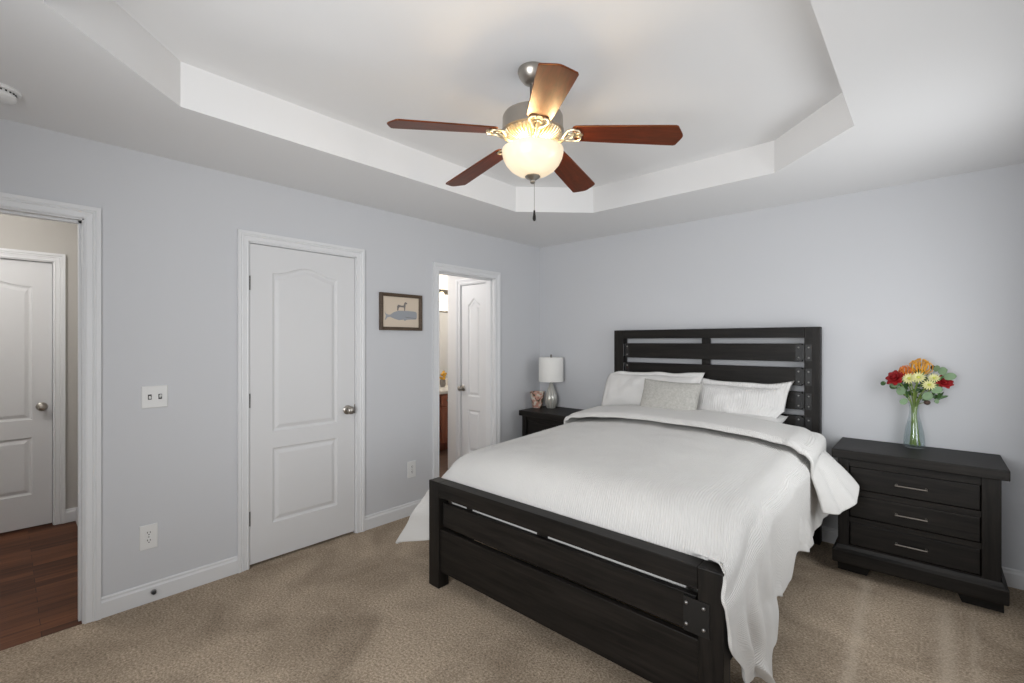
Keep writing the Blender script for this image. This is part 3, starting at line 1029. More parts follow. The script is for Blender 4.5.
obj('slat_base', b, 'bed_x', bed)

# ------------------------------------------------------------------ mattress and bedding
def rounded_box(b, x0, x1, y0, y1, z0, z1):
    box(b, x0, x1, y0, y1, z0, z1)
mt = tag(obj('mattress', prism(nb(), [(-0.112, 0.292), (-0.112, 0.752), (-0.9, 0.745), (-1.5, 0.715), (-1.82, 0.675), (-1.96, 0.635), (-2.06, 0.575), (-2.085, 0.50), (-2.085, 0.292)], lambda p, q, a: (a, p, q), 1.035, 2.550), 'matt', origin=(1.79, -1.1, 0.29)), 'thick white mattress under the white duvet, its corner showing by the headboard', 'mattress')
md = mt.modifiers.new('bevel', 'BEVEL')
md.width, md.segments, md.limit_method, md.angle_limit = 0.05, 5, 'ANGLE', math.radians(60)
for p in mt.data.polygons:
    p.use_smooth = True

# duvet: one sheet that rolls over the foot, hangs down both sides and is folded back below the pillows
NU, NV = 168, 190
YH = -0.47                     # where the duvet folds back
YF = -2.168                    # tucked in behind the footboard
def zmid(y):
    t = y - YF
    return 0.598 + 0.158 * (1 - math.exp(-max(t, 0) / 0.068)) + 0.045 * smoothstep(0.1, 1.7, t)

def duvet_row(v):
    """row parameter -> (y, lift, layer, tuck)"""
    a, c = 0.035, 0.80          # tuck | top | fold
    if v < a:
        return YF, 0.0, 0.0, 1 - v / a
    if v < c:
        t = (v - a) / (c - a)
        return lerp(YF, YH, t ** 0.92), 0.0, 0.0, 0.0
    t = (v - c) / (1 - c)
    arc = 0.22
    if t < arc:
        q = t / arc * PI
        return YH + 0.030 * math.sin(q), 0.032 * (1 - math.cos(q)), 0.5 - 0.5 * math.cos(q), 0.0
    t = (t - arc) / (1 - arc)
    return lerp(YH, -0.875, t), 0.064 - 0.012 * t - 0.022 * smoothstep(0.93, 1.0, t), 1.0, 0.0

def section(n, xe, ze, zh, xflare, rad, side, k_=1.25):
    """points of a hang: from the top edge round the corner down to the hem"""
    pts = []
    for k in range(9):
        a = k / 8 * PI / 2
        pts.append((rad * math.sin(a), ze - rad * (1 - math.cos(a))))
    for k in range(1, 13):
        t = k / 12
        pts.append((rad + xflare * t ** k_, lerp(ze - rad, zh, t)))
    L = [0]
    for p, q in zip(pts, pts[1:]):
        L.append(L[-1] + math.hypot(q[0] - p[0], q[1] - p[1]))
    out = []
    for i in range(1, n + 1):
        s = L[-1] * i / n
        k = 0
        while k < len(L) - 2 and L[k + 1] < s:
            k += 1
        t = (s - L[k]) / max(1e-9, L[k + 1] - L[k])
        out.append((xe + side * lerp(pts[k][0], pts[k + 1][0], t), lerp(pts[k][1], pts[k + 1][1], t)))
    return out

NH = 46
NT = NU - 2 * NH
def hem_right(y, layer):
    main = interp(y, [(-2.17, 0.13), (-2.02, 0.035), (-1.86, 0.035), (-1.76, 0.14), (-1.68, 0.30), (-1.50, 0.255), (-1.36, 0.25), (-1.22, 0.34), (-1.0, 0.30), (-0.8, 0.30), (-0.6, 0.36), (-0.45, 0.42)])
    main += 0.012 * noise.noise((y * 9, 1.0, 4.0))
    fold = interp(y, [(-0.90, 0.470), (-0.80, 0.455), (-0.70, 0.500), (-0.58, 0.575), (-0.46, 0.66)])
    return lerp(main, fold, layer)
def flare_right(y, layer):
    main = interp(y, [(-2.17, 0.005), (-2.08, 0.02), (-1.9, 0.060), (-1.6, 0.055), (-1.3, 0.045), (-0.9, 0.05), (-0.5, 0.08)])
    fold = interp(y, [(-0.90, 0.09), (-0.80, 0.170), (-0.70, 0.228), (-0.60, 0.215), (-0.53, 0.15), (-0.46, 0.06)])
    return lerp(main, fold, layer)
def hem_left(y, layer):
    main = interp(y, [(-2.17, 0.26), (-2.08, 0.185), (-2.0, 0.18), (-1.8, 0.24), (-1.4, 0.30), (-0.5, 0.33)])
    return lerp(main, 0.50, layer)
def flare_left(y, layer):
    main = interp(y, [(-2.17, -0.120), (-2.08, 0.235), (-2.0, 0.26), (-1.7, 0.13), (-1.2, 0.06), (-0.5, 0.06)])
    return lerp(main, 0.10, layer)

def fbm(x, y, z=0.0):
    return noise.noise((x, y, z)) + 0.5 * noise.noise((2.1 * x, 2.1 * y, z + 3)) + 0.25 * noise.noise((4.3 * x, 4.3 * y, z + 7))

def duvet_points():
    rows = []
    for j in range(NV + 1):
        y, lift, layer, tuck = duvet_row(j / NV)
        zc = zmid(y) + lift
        ytop = y - YF
        foot = math.exp(-max(0.0, ytop) / 0.10) * (1 - layer)
        near = math.exp(-(ytop / 0.13) ** 2) * (1 - layer)          # only the last hand's breadth by the footboard
        rl = 0.085
        rr = lerp(0.090, 0.040, near)
        xl, xr = 0.972 + rl, lerp(2.612, 2.640, math.exp(-(ytop / 0.22) ** 2) * (1 - layer)) - rr
        drop_l, drop_r = 0.014, 0.012
        zl = zc - drop_l
        zr = lerp(zc - drop_r, 0.634, near)
        row = []
        hl = section(NH, xl, zl, hem_left(y, layer), flare_left(y, layer), rl, -1, lerp(1.25, 0.62, math.exp(-max(0.0, ytop) / 0.4)))
        hr = section(NH, xr, zr, hem_right(y, layer), flare_right(y, layer), rr, 1, lerp(1.25, 0.70, layer))
        for side, sec in ((-1, hl[::-1]), (0, None), (1, hr)):
            if side == 0:
                for i in range(NT + 1):
                    s = i / NT
                    x = lerp(xl, xr, s)
                    el, er = x - xl, xr - x
                    e = min(el, er)
                    crown = 0.032 * smoothstep(0.0, 0.5, e)
                    edge = drop_l * (1 - smoothstep(0, 0.16, el)) + drop_r * (1 - smoothstep(0, 0.16, er))
                    z = zc + crown * (1 - 0.6 * foot) - edge
                    w_ = 0.011 * fbm(x * 1.9 + 5, y * 2.2) + 0.0050 * noise.noise((x * 5.5 + y * 3.2, y * 3.0 - x * 2.0, 2.0))
                    w_ += 0.0035 * noise.noise((x * 13, y * 7, 9.0)) * (0.35 + 1.4 * foot)
                    z += w_ * (1 - 0.5 * layer) * smoothstep(0.0, 0.12, e + 0.02)
                    yy = y
                    rm = 1 - smoothstep(0.02, 0.20, er)
                    z = lerp(z, 0.634, rm * near)
                    yy -= 0.055 * rm * near
                    if tuck > 0:
                        mid = smoothstep(0.0, 0.10, el) * (1 - rm)
                        z -= 0.20 * tuck * mid
                        yy = y - 0.036 * smoothstep(0.30, 0.55, tuck) * mid
                    if layer > 0.9:
                        yy += 0.022 * fbm(x * 2.2, 4.0)
                    row.append((x, yy, z))
            else:
                ze = zl if side < 0 else zr
                zh = sec[-1][1] if side > 0 else sec[0][1]
                for i, (x, z) in enumerate(sec):
                    d = max(0.0, min(1.0, (ze - z) / max(0.05, ze - zh)))
                    yy = y
                    A = 0.046 * smoothstep(0.10, 0.8, d)
                    ripple = noise.noise((y * 4.6 + z * 1.6, z * 1.3, side * 7.0)) + 0.40 * noise.noise((y * 12 + z * 2.5, z * 2.5, side * 3.0))
                    calm = 1 - 0.85 * math.exp(-(ytop / 0.07) ** 2) * (1 - layer)
                    x2 = x + side * calm * (A * ripple * (1 - 0.45 * layer) + 0.010 * fbm(y * 4, z * 4, side * 3) * smoothstep(0.05, 0.4, d))
                    z2 = z
                    if side > 0:
                        # the foot corner swings out in front of the footboard leg, then gathers into a tail
                        fs = interp(z, [(0.03, 0.25), (0.20, 0.07), (0.40, -0.085), (0.55, -0.125), (0.60, -0.10), (0.64, -0.055)])
                        yy += fs * math.exp(-(ytop / (0.10 + 0.14 * d)) ** 2) * (1 - layer)
                        if d > 0.12:
                            x2 = max(x2, 2.596 + 0.055 * smoothstep(0, 0.25, d))
                        x2 += 0.017 * calm * math.sin(yy * 34 + z * 11 + 2 * noise.noise((yy * 6, z * 4, 0))) * smoothstep(0.2, 0.6, d) * (1 - smoothstep(-1.95, -1.55, yy))
                    else:
                        fs = interp(z, [(0.15, -0.250), (0.35, -0.195), (0.50, -0.120), (0.58, -0.045), (0.64, 0.0)])
                        yy += fs * math.exp(-((ytop - 0.10) / (0.065 if ytop < 0.10 else 0.16)) ** 2) * (1 - layer)
                        if d > 0.1:
                            x2 = min(x2, FX0 - 0.014)
                    row.append((x2, yy, max(0.016, z2)))
        rows.append(row)
    return rows
pts = duvet_points()
b = nb()
W = len(pts[0])
VV = [[b.verts.new(p) for p in r] for r in pts]
uvl = b.loops.layers.uv.verify()
for j in range(NV):
    for i in range(W - 1):
        fc = b.faces.new((VV[j][i], VV[j][i + 1], VV[j + 1][i + 1], VV[j + 1][i]))
        for lp, (a, c) in zip(fc.loops, ((i, j), (i + 1, j), (i + 1, j + 1), (i, j + 1))):
            lp[uvl].uv = (a / (W - 1) * 2.6, c / NV * 2.6)
du = tag(obj('duvet', b, 'duvet', smooth=180, recalc=False, origin=(1.79, -1.2, 0.75)), 'white duvet spread over the bed, folded back below the pillows', 'duvet')
md = du.modifiers.new('thickness', 'SOLIDIFY')
md.thickness, md.offset = 0.016, -1.0
md = du.modifiers.new('soften', 'SUBSURF')
md.levels = md.render_levels = 1

# pillows
def pillow_bm(w, h, t, flange=0.0, seed=0.0, sag=0.0, crease=0.02, rl=0.0, rr=0.0, skew=0.0):
    """pillow lying in its own x-z plane, thick along y; uv follows the front"""
    b = nb()
    NX, NZ = 46, 34
    def prof(a, c):
        ax, cz = abs(a), abs(c)
        k = max(0.0, 1 - ax ** 2.6) ** 0.55 * max(0.0, 1 - cz ** 2.4) ** 0.55
        return k
    def P(u, v, s):
        a, c = 2 * u - 1, 2 * v - 1
        fl = flange
        # the sides draw in between the corners
        ix, iz = w / 2 - fl, h / 2 - fl
        A, C = a * (w / 2) , c * (h / 2)
        pin = 0.045 * w
        x = A * (1 - 0.06 * (1 - abs(c) ** 2) * abs(a))
        z = C * (1 - 0.07 * (1 - abs(a) ** 2) * abs(c))
        k_ = (rl if a < 0 else rr) * (abs(a) ** 5) * (abs(c) ** 5)
        x *= 1 - k_ * 0.55
        z *= 1 - k_
        ai = min(1.0, abs(x) / (ix * (1 - 0.06 * (1 - abs(c) ** 2))))
        ci = min(1.0, abs(z) / (iz * (1 - 0.07 * (1 - abs(a) ** 2))))
        k = prof(ai, ci)
        y = s * (t / 2) * k + s * 0.003
        nz_ = fbm(x * 5 + seed, z * 5 + seed, s)
        y += s * crease * nz_ * (0.25 + k) * 0.6
        if k < 0.02:
            y += 0.010 * math.sin(x * 21 + z * 17 + seed)
        x -= skew * max(0.0, a) * max(0.0, -c) ** 0.8
        z += -sag * (1 - (2 * u - 1) ** 2) * max(0, c) + 0.012 * noise.noise((x * 6, seed, s * 0)) * max(0, c)
        return (x, y, z)
    uvl = b.loops.layers.uv.verify()
    F = {}
    for s in (-1, 1):
        for j in range(NZ + 1):
            for i in range(NX + 1):
                if s == 1 and (i in (0, NX) or j in (0, NZ)):
                    F[s, i, j] = F[-1, i, j]
                else:
                    F[s, i, j] = b.verts.new(P(i / NX, j / NZ, s))
        for j in range(NZ):
            for i in range(NX):
                q = [(i, j), (i + 1, j), (i + 1, j + 1), (i, j + 1)]
                if s == 1:
                    q = q[::-1]
                fc = b.faces.new([F[s, a, c] for a, c in q])
                for lp, (a, c) in zip(fc.loops, q):
                    lp[uvl].uv = (a / NX * w, c / NZ * h)
    return b

def place_pillow(name, b, m, loc, rot, label, cat):
    o = obj(name, b, m, smooth=180)
    o.location = loc
    o.rotation_euler = rot
    return tag(o, label, cat, 'white pillows at the headboard')
R_ = math.radians
place_pillow('bed_pillow', pillow_bm(0.90, 0.42, 0.20, 0.035, 1.0, 0.0, 0.05, 0.22, 0.02), 'pillow', (1.385, -0.270, 0.975), (R_(-24), R_(-1.0), R_(-2)),
             'plump white pillow leaning at the left of the headboard, behind the grey cushion', 'pillow')
place_pillow('bed_pillow', pillow_bm(0.74, 0.42, 0.17, 0.045, 6.0, 0.0, 0.035, 0.1, -0.10, 0.12), 'pleat', (2.045, -0.255, 0.935), (R_(-26), R_(1.5), R_(3)),
             'white pleated pillow with a flanged edge leaning at the right of the headboard', 'pillow')
place_pillow('bed_pillow', pillow_bm(0.74, 0.44, 0.13, 0.0, 11.0, 0.0, 0.03), 'pillow', (2.030, -0.335, 0.835), (R_(-80), 0, R_(2)),
             'white pillow lying flat under the pleated pillow, only one corner showing', 'pillow')
cu = thing('throw_cushion', 'small oblong grey linen cushion in front of the two white pillows', 'cushion', (1.655, -0.47, 0.972))
cu.rotation_euler = (R_(-24), R_(2.0), R_(2))
b = pillow_bm(0.455, 0.300, 0.125, 0.0, 3.0, 0.0, 0.012)
me = bpy.data.meshes.new('cover')
bmesh.ops.recalc_face_normals(b, faces=b.faces)
b.to_mesh(me)
b.free()
for p in me.polygons:
    p.use_smooth = True
me.materials.append(M['linen'])
o = bpy.data.objects.new('cover', me)
COL.objects.link(o)
o.parent = cu
b = nb()
loop = []
for k in range(64):
    t = k / 64 * 4
    sgn, u = int(t), t - int(t)
    a, c = ((2 * u - 1, -1), (1, 2 * u - 1), (1 - 2 * u, 1), (-1, 1 - 2 * u))[sgn]
    loop.append((a * 0.2275 * (1 - 0.06 * (1 - c * c) * abs(a)), 0.0, c * 0.150 * (1 - 0.07 * (1 - a * a) * abs(c))))
loop.append(loop[0])
tube(b, loop, 0.0035, 6)
me = bpy.data.meshes.new('piping')
b.to_mesh(me)
b.free()
me.materials.append(M['linen'])
o = bpy.data.objects.new('piping', me)
COL.objects.link(o)
o.parent = cu

# ------------------------------------------------------------------ nightstands
def nightstand(x0, yb, label, scale_z=1.0):
    """x0: left end of the top, yb: its back edge; 0.745 wide, 0.455 deep"""
    t = thing('nightstand', label, 'nightstand', (x0 + 0.372, yb - 0.22, 0), 'pair of dark nightstands')
    X = lambda v: x0 + v
    Yf = lambda v: yb - v
    Zs = lambda v: v * scale_z
    def bx(b, a, c, d0, d1, z0, z1):
        return box(b, X(a), X(c), Yf(d1), Yf(d0), Zs(z0), Zs(z1))
    obj('top', bx(nb(), 0, 0.752, 0, 0.462, 0.706, 0.760), 'bed_x', t, bevel=0.004)
    b = nb()
    bx(b, 0.030, 0.052, 0.01, 0.438, 0.10, 0.706)
    bx(b, 0.700, 0.722, 0.01, 0.438, 0.10, 0.706)
    bx(b, 0.052, 0.700, 0.01, 0.022, 0.10, 0.706)
    bx(b, 0.052, 0.700, 0.03, 0.420, 0.10, 0.12)
    ca = obj('carcass', b, 'bed_z', t)
    for a, c in ((0.030, 0.085), (0.650, 0.722)):
        obj('stile', bx(nb(), a, c, 0.40, 0.446, 0.13, 0.706), 'bed_z', t, bevel=0.002)
    for z0, z1 in ((0.662, 0.706), (0.492, 0.524), (0.324, 0.356), (0.130, 0.184)):
        obj('rail', bx(nb(), 0.085, 0.650, 0.40, 0.436, z0, z1), 'bed_x', t)
    for z0, z1, zh in ((0.527, 0.658, 0.592), (0.359, 0.489, 0.424), (0.187, 0.321, 0.256)):
        b = nb()
        bx(b, 0.089, 0.646, 0.41, 0.434, z0, z1)
        dr = obj('drawer', b, 'bed_x', t, bevel=0.004)
        b = nb()
        ha, hb2 = X(0.300), X(0.440)
        yy = Yf(0.462)
        tube(b, [(ha, yy, Zs(zh)), (hb2, yy, Zs(zh))], 0.0042, 8)
        for xx in (ha + 0.006, hb2 - 0.006):
            tube(b, [(xx, Yf(0.433), Zs(zh)), (xx, yy, Zs(zh))], 0.0045, 8)
            lathe(b, (xx, Yf(0.4335), Zs(zh)), [(0.006, 0), (0.0055, -0.003), (0, -0.003)], 10, axis='y')
        obj('handle', b, 'dnickel', dr, smooth=50)
    # flared base moulding, mitred round front and sides
    b = nb()
    prof = [(-0.002, 0.240), (0.0, 0.205), (0.004, 0.180), (0.012, 0.160), (0.022, 0.152), (0.026, 0.148), (0.026, 0.082), (0.021, 0.074), (-0.03, 0.074)]
    rows = []
    for o_, z in prof:
        rows.append([b.verts.new((x, y, Zs(z))) for x, y in ((X(0.030 - o_), Yf(0.006)), (X(0.030 - o_), Yf(0.446 + o_)), (X(0.722 + o_), Yf(0.446 + o_)), (X(0.722 + o_), Yf(0.006)))])
    for A, B in zip(rows[2:], rows[3:]):
        for i in range(3):
            b.faces.new((A[i], A[i + 1], B[i + 1], B[i]))
    # curved side flare above the moulding (sides only)
    for A, B in zip(rows[:2], rows[1:3]):
        for i in (0, 2):
            b.faces.new((A[i], A[i + 1], B[i + 1], B[i]))
    obj('base_moulding', b, 'bed_x', t)
    for a, c in ((0.022, 0.195), (0.548, 0.735)):
        b = nb()
        q = [(a, 0.075), (c, 0.075), (c - (0.03 if a < 0.3 else 0), 0.0), (a + (0 if a < 0.3 else 0.03), 0.0)]
        prism(b, [(X(p), Zs(z)) for p, z in q], lambda p, z, y: (p, y, z), Yf(0.385), Yf(0.30))
        obj('foot', b, 'bed_x', t)
        b = nb()
        prism(b, [(X(p), Zs(z)) for p, z in q], lambda p, z, y: (p, y, z), Yf(0.09), Yf(0.01))
        obj('foot', b, 'bed_x', t)
    return t
nightstand(2.700, -0.030, 'dark wood three drawer nightstand to the right of the bed, under the flower vase')
nightstand(0.128, -0.030, 'dark wood nightstand in the corner left of the bed, under the table lamp', 0.974)

# ------------------------------------------------------------------ table lamp and floral pot
LZ = 0.7405
LX, LY = 0.278, -0.162
lamp = thing('table_lamp', 'white drum shade table lamp with ribbed pearly base on the corner nightstand', 'lamp', (LX, LY, LZ))
LC = (LX, LY, LZ)
prof = [(0, 0), (0.042, 0), (0.044, 0.006), (0.050, 0.022), (0.058, 0.058), (0.061, 0.088), (0.058, 0.120), (0.048, 0.158), (0.035, 0.192), (0.025, 0.220), (0.019, 0.244), (0.015, 0.258), (0, 0.260)]
obj('base', lathe(nb(), LC, prof, 96, lambda a, i: 1 + 0.055 * math.cos(14 * a + i * 0.12)), 'pearl', lamp, smooth=60)
obj('neck', lathe(nb(), LC, [(0, 0.258), (0.012, 0.259), (0.013, 0.266), (0.008, 0.270), (0.006, 0.29), (0.012, 0.292), (0.012, 0.32), (0, 0.322)], 20), 'dnickel', lamp, smooth=40)
b = nb()
lathe(b, LC, [(0.124, 0.272), (0.126, 0.272), (0.127, 0.276), (0.125, 0.514), (0.124, 0.518), (0.122, 0.518), (0.1225, 0.512), (0.1245, 0.278), (0.124, 0.272)], 56)
sh = obj('lamp_shade', b, 'shade', lamp, smooth=50)
b = nb()
for k in range(3):
    a = 2 * PI * k / 3
    tube(b, [(LX, LY, LZ + 0.512), (LX + 0.122 * math.cos(a), LY + 0.122 * math.sin(a), LZ + 0.512)], 0.002, 6)
for s in (-1, 1):
    tube(b, [(LX + s * 0.008, LY, LZ + 0.30), (LX + s * 0.045, LY, LZ + 0.36), (LX + s * 0.045, LY, LZ + 0.44), (LX, LY, LZ + 0.514)], 0.002, 6)
obj('harp', b, 'dnickel', sh)
obj('finial', lathe(nb(), LC, [(0, 0.512), (0.006, 0.513), (0.006, 0.522), (0.009, 0.528), (0.010, 0.538), (0.006, 0.546), (0, 0.549)], 16), 'dnickel', lamp, smooth=40)

pot = thing('floral_pot', 'small flared pot with pink floral pattern beside the lamp', 'pot', (0.150, -0.228, LZ))
PC = (0.150, -0.228, LZ)
obj('body', lathe(nb(), PC, [(0, 0), (0.048, 0), (0.051, 0.004), (0.062, 0.07), (0.074, 0.140), (0.078, 0.160), (0.076, 0.162), (0.073, 0.158), (0.058, 0.07), (0.047, 0.010), (0, 0.010)], 40), 'floral', pot, smooth=50)
obj('wax', lathe(nb(), PC, [(0, 0.118), (0.0665, 0.118), (0.0665, 0.112), (0, 0.112)], 30), 'cream', pot)

# ------------------------------------------------------------------ vase of flowers
VX, VY, VZ = 3.076, -0.120, 0.7605
vase = thing('flower_vase', 'clear glass bottle shaped vase of water on the right nightstand', 'vase', (VX, VY, VZ))
VC = (VX, VY, VZ)
VR = 0.80
vo = [(0.0, 0.0), (0.060, 0.0), (0.066, 0.004), (0.0665, 0.030), (0.062, 0.075), (0.052, 0.125), (0.040, 0.170), (0.031, 0.205), (0.028, 0.232), (0.031, 0.262), (0.036, 0.280)]
vi = [(0.0335, 0.280), (0.0285, 0.262), (0.0255, 0.232), (0.0285, 0.205), (0.0375, 0.170), (0.0495, 0.125), (0.0595, 0.075), (0.0635, 0.030), (0.060, 0.012), (0.0, 0.012)]
obj('body', lathe(nb(), VC, [(r * VR, h) for r, h in vo + vi], 56), 'glass', vase, smooth=60)
wt = [(0.0, 0.0125), (0.0595, 0.0125), (0.0630, 0.030), (0.0590, 0.075), (0.0490, 0.125), (0.0395, 0.160), (0.0, 0.160)]
obj('water', lathe(nb(), VC, [(r * VR, h) for r, h in wt], 48), 'water', vase, smooth=60)

def stem_path(foot, tip, bend=0.0):
    """a stem standing in the vase, passing through its neck and leaning out to its bloom"""
    neck = Vector((VX + (tip[0] - VX) * 0.08, VY + (tip[1] - VY) * 0.08, VZ + 0.235))
    f, t = Vector(foot), Vector(tip)
    out = []
    for k in range(6):
        out.append(f.lerp(neck, k / 5))
    c = neck + (neck - f).normalized() * (t - neck).length * 0.45
    for k in range(1, 9):
        s = k / 8
        out.append(neck * (1 - s) ** 2 + c * 2 * s * (1 - s) + t * s * s)
    return out

def orient(b, verts, tip, direction):
    d = Vector(direction).normalized()
    u, w_ = frame_at(d)
    mt_ = Matrix(((u.x, w_.x, d.x, tip[0]), (u.y, w_.y, d.y, tip[1]), (u.z, w_.z, d.z, tip[2]), (0, 0, 0, 1)))
    bmesh.ops.transform(b, matrix=mt_, verts=verts)

def petal_patch(b, base, out, wdt, lng, lift, curl, az, nu=6, nv=6):
    """a cupped petal whose root is at 'base' from the axis, rising by lift and rolling out by curl"""
    ca, sa = math.cos(az), math.sin(az)
    def f(u, v):
        s = (u - 0.5) * 2
        wd = wdt * math.sin(PI * min(1.0, 0.16 + 0.80 * v)) ** 0.7
        r = base + out * v + curl * v ** 4
        z = lift * v - curl * 0.5 * v ** 4
        x = r - 0.35 * abs(s) ** 2 * wd * (1 - 0.5 * v)
        y = s * wd
        return (x * ca - y * sa, x * sa + y * ca, z + lng * 0)
    grid(b, f, nu, nv)

foot_i = [0]
def foot_pt():
    k = foot_i[0]
    foot_i[0] += 1
    a = k * 2.4
    r = 0.008 + 0.024 * ((k * 0.37) % 1)
    return (VX + r * math.cos(a), VY + r * math.sin(a), VZ + 0.016)

GF = 'flowers and leaves standing in the glass vase'
def flower(name, label, cat, tip, parts_fn, stem_r=0.0032, group=GF):
    t = thing(name, label, cat, (VX, VY, VZ + 0.016), group)
    tip = (tip[0], tip[1], tip[2])
    path = stem_path(foot_pt(), tip)
    obj('stem', tube(nb(), path, stem_r, 7), 'stem', t, smooth=60)
    d = (path[-1] - path[-2]).normalized()
    parts_fn(t, tip, d)
    return t

def rose(size):
    def fn(t, tip, d):
        d = (d + Vector((-0.45, -1.0, 0.25))).normalized()
        b = nb()
        for layer, (n, base, out, w_, lift, curl) in enumerate(((3, 0.002, 0.006, 0.40, 0.80, -0.08), (5, 0.10, 0.16, 0.42, 0.82, 0.02), (6, 0.16, 0.40, 0.50, 0.72, 0.18), (7, 0.20, 0.66, 0.55, 0.50, 0.24), (7, 0.20, 0.80, 0.55, 0.22, 0.22))):
            for k in range(n):
                petal_patch(b, base * size, out * size, w_ * size, 0, lift * size, curl * size, 2 * PI * k / n + layer * 0.7 + random.uniform(-0.15, 0.15))
        orient(b, b.verts, tip, d)
        o = obj('bloom', b, 'rose', t, smooth=180, recalc=False)
        m_ = o.modifiers.new('thickness', 'SOLIDIFY')
        m_.thickness = 0.0008
        b = nb()
        for k in range(5):
            petal_patch(b, 0.05 * size, 0.5 * size, 0.16 * size, 0, -0.02, 0.2 * size, 2 * PI * k / 5, 4, 4)
        orient(b, b.verts, (Vector(tip) - d * 0.004)[:], d)
        obj('sepals', b, 'leaf', t, smooth=180, recalc=False)
    return fn

def protea(size, m, n=70):
    def fn(t, tip, d):
        d = (d * 0.6 + Vector((0, -0.10, 0.8))).normalized()
        b = nb()
        lathe(b, (0, 0, 0), [(0, -0.15 * size), (0.24 * size, 0), (0.32 * size, 0.2 * size), (0.24 * size, 0.42 * size), (0, 0.52 * size)], 20)
        orient(b, b.verts, tip, d)
        obj('flower_head', b, 'leaf' if m == 'amber' else m, t, smooth=60)
        b = nb()
        rnd = random.Random(n)
        for k in range(n):
            ga = k * 2.39996
            h = k / n
            r0 = 0.30 * size * math.sqrt(1 - h * 0.9)
            z0 = (0.0 + 0.42 * h) * size
            q = rnd.uniform(0.85, 1.12)
            ca, sa = math.cos(ga), math.sin(ga)
            R1, R2 = r0 + 0.42 * size * (1 - h * 0.7) * q, r0 + 0.26 * size * (1 - h) * q
            tube(b, [(r0 * 0.8 * ca, r0 * 0.8 * sa, z0), (R1 * ca, R1 * sa, z0 + 0.35 * size), (R1 * 1.04 * ca, R1 * 1.04 * sa, z0 + 0.72 * size * q), (R2 * ca, R2 * sa, z0 + 0.98 * size * q)], [0.0024, 0.0028, 0.0024, 0.0030], 6)
        orient(b, b.verts, tip, d)
        obj('styles', b, m, t, smooth=60)
    return fn

def daisy(size, face=(-0.35, -1.0, 0.30)):
    def fn(t, tip, d):
        d = (d * 0.5 + Vector(face)).normalized()
        b = nb()
        for layer, (n, r, lift) in enumerate(((15, 1.0, 0.10), (13, 0.78, 0.28), (9, 0.5, 0.42))):
            for k in range(n):
                az = 2 * PI * k / n + layer * 0.25
                petal_patch(b, 0.12 * size, (r - 0.12) * size, 0.115 * size, 0, lift * size, 0.04 * size, az, 3, 5)
        orient(b, b.verts, tip, d)
        obj('petals', b, 'cream', t, smooth=180, recalc=False)
        b = nb()
        lathe(b, (0, 0, 0), [(0, -0.1 * size), (0.18 * size, 0.0), (0.24 * size, 0.16 * size), (0.16 * size, 0.30 * size), (0, 0.34 * size)], 16)
        orient(b, b.verts, tip, d)
        obj('flower_centre', b, 'ygreen', t, smooth=60)
    return fn

def leaf_bm(b, at, normal, along, w_, l_, cup=0.12, pointed=0.0):
    nrm = Vector(normal).normalized()
    al = Vector(along).normalized()
    al = (al - nrm * al.dot(nrm)).normalized()
    sd_ = nrm.cross(al)
    def f(u, v):
        s = (u - 0.5) * 2
        wd = w_ * math.sqrt(max(0.0, 1 - (2 * v - 1) ** 2)) * (1 - pointed * v)
        p = Vector(at) + al * (l_ * v) + sd_ * (s * wd) + nrm * (cup * w_ * (s * s) - cup * l_ * (v - 0.5) ** 2)
        return p[:]
    grid(b, f, 6, 8)

def eucalyptus(leaves, m='euc'):
    def fn(t, tip, d):
        b = nb()
        for (at, n_, al, w_, l_) in leaves:
            leaf_bm(b, at, n_, al, w_, l_)
        bmesh.ops.remove_doubles(b, verts=b.verts, dist=1e-5)
        o = obj('leaves', b, m, t, smooth=180, recalc=False)
        m_ = o.modifiers.new('thickness', 'SOLIDIFY')
        m_.thickness = 0.0006
    return fn

flower('red_rose', 'red rose at the left of the bouquet, above the vase', 'flower', (2.991, -0.170, 1.187), rose(0.046))
flower('red_rose', 'red rose at the right of the bouquet, above the vase', 'flower', (3.207, -0.130, 1.172), rose(0.040))
flower('protea', 'orange pincushion protea beside the left rose in the vase', 'flower', (3.041, -0.150, 1.197), protea(0.052, 'orange', 26))
flower('protea', 'large amber protea at the top centre of the bouquet', 'flower', (3.101, -0.120, 1.211), protea(0.076, 'amber', 34))
flower('daisy', 'leftmost pale yellow daisy in the vase, under the orange protea', 'flower', (3.056, -0.210, 1.192), daisy(0.036))
flower('daisy', 'pale yellow daisy in the middle of the bouquet, under the amber protea', 'flower', (3.098, -0.215, 1.201), daisy(0.036))
flower('daisy', 'pale yellow daisy low in the bouquet, left of the right rose', 'flower', (3.145, -0.200, 1.158), daisy(0.034))
flower('daisy', 'pale yellow daisy just above and left of the right rose', 'flower', (3.167, -0.170, 1.199), daisy(0.030))
F_ = (-0.55, -0.83, 0.15)
def L(at, dx, dz, w_, l_, n_=F_):
    return (at, n_, (dx, -0.05, dz), w_, l_)
flower('eucalyptus_sprig', 'silver green round leaves hanging at lower left of the bouquet', 'foliage', (3.006, -0.180, 1.129),
       eucalyptus([L((3.040, -0.190, 1.120), -1, -0.15, 0.028, 0.058), L((3.044, -0.170, 1.063), -0.5, -0.6, 0.020, 0.046, (-0.3, -0.9, 0.4)), L((3.011, -0.170, 1.147), -1, 0.25, 0.022, 0.05, (-0.2, -0.7, 0.7))]), 0.002)
flower('eucalyptus_sprig', 'green round leaves at far left tip of the bouquet, below the left rose', 'foliage', (2.932, -0.160, 1.161),
       eucalyptus([L((2.942, -0.160, 1.155), -1, -0.1, 0.014, 0.034), L((3.000, -0.150, 1.139), -1, 0.0, 0.020, 0.052)], 'leaf'), 0.0018)
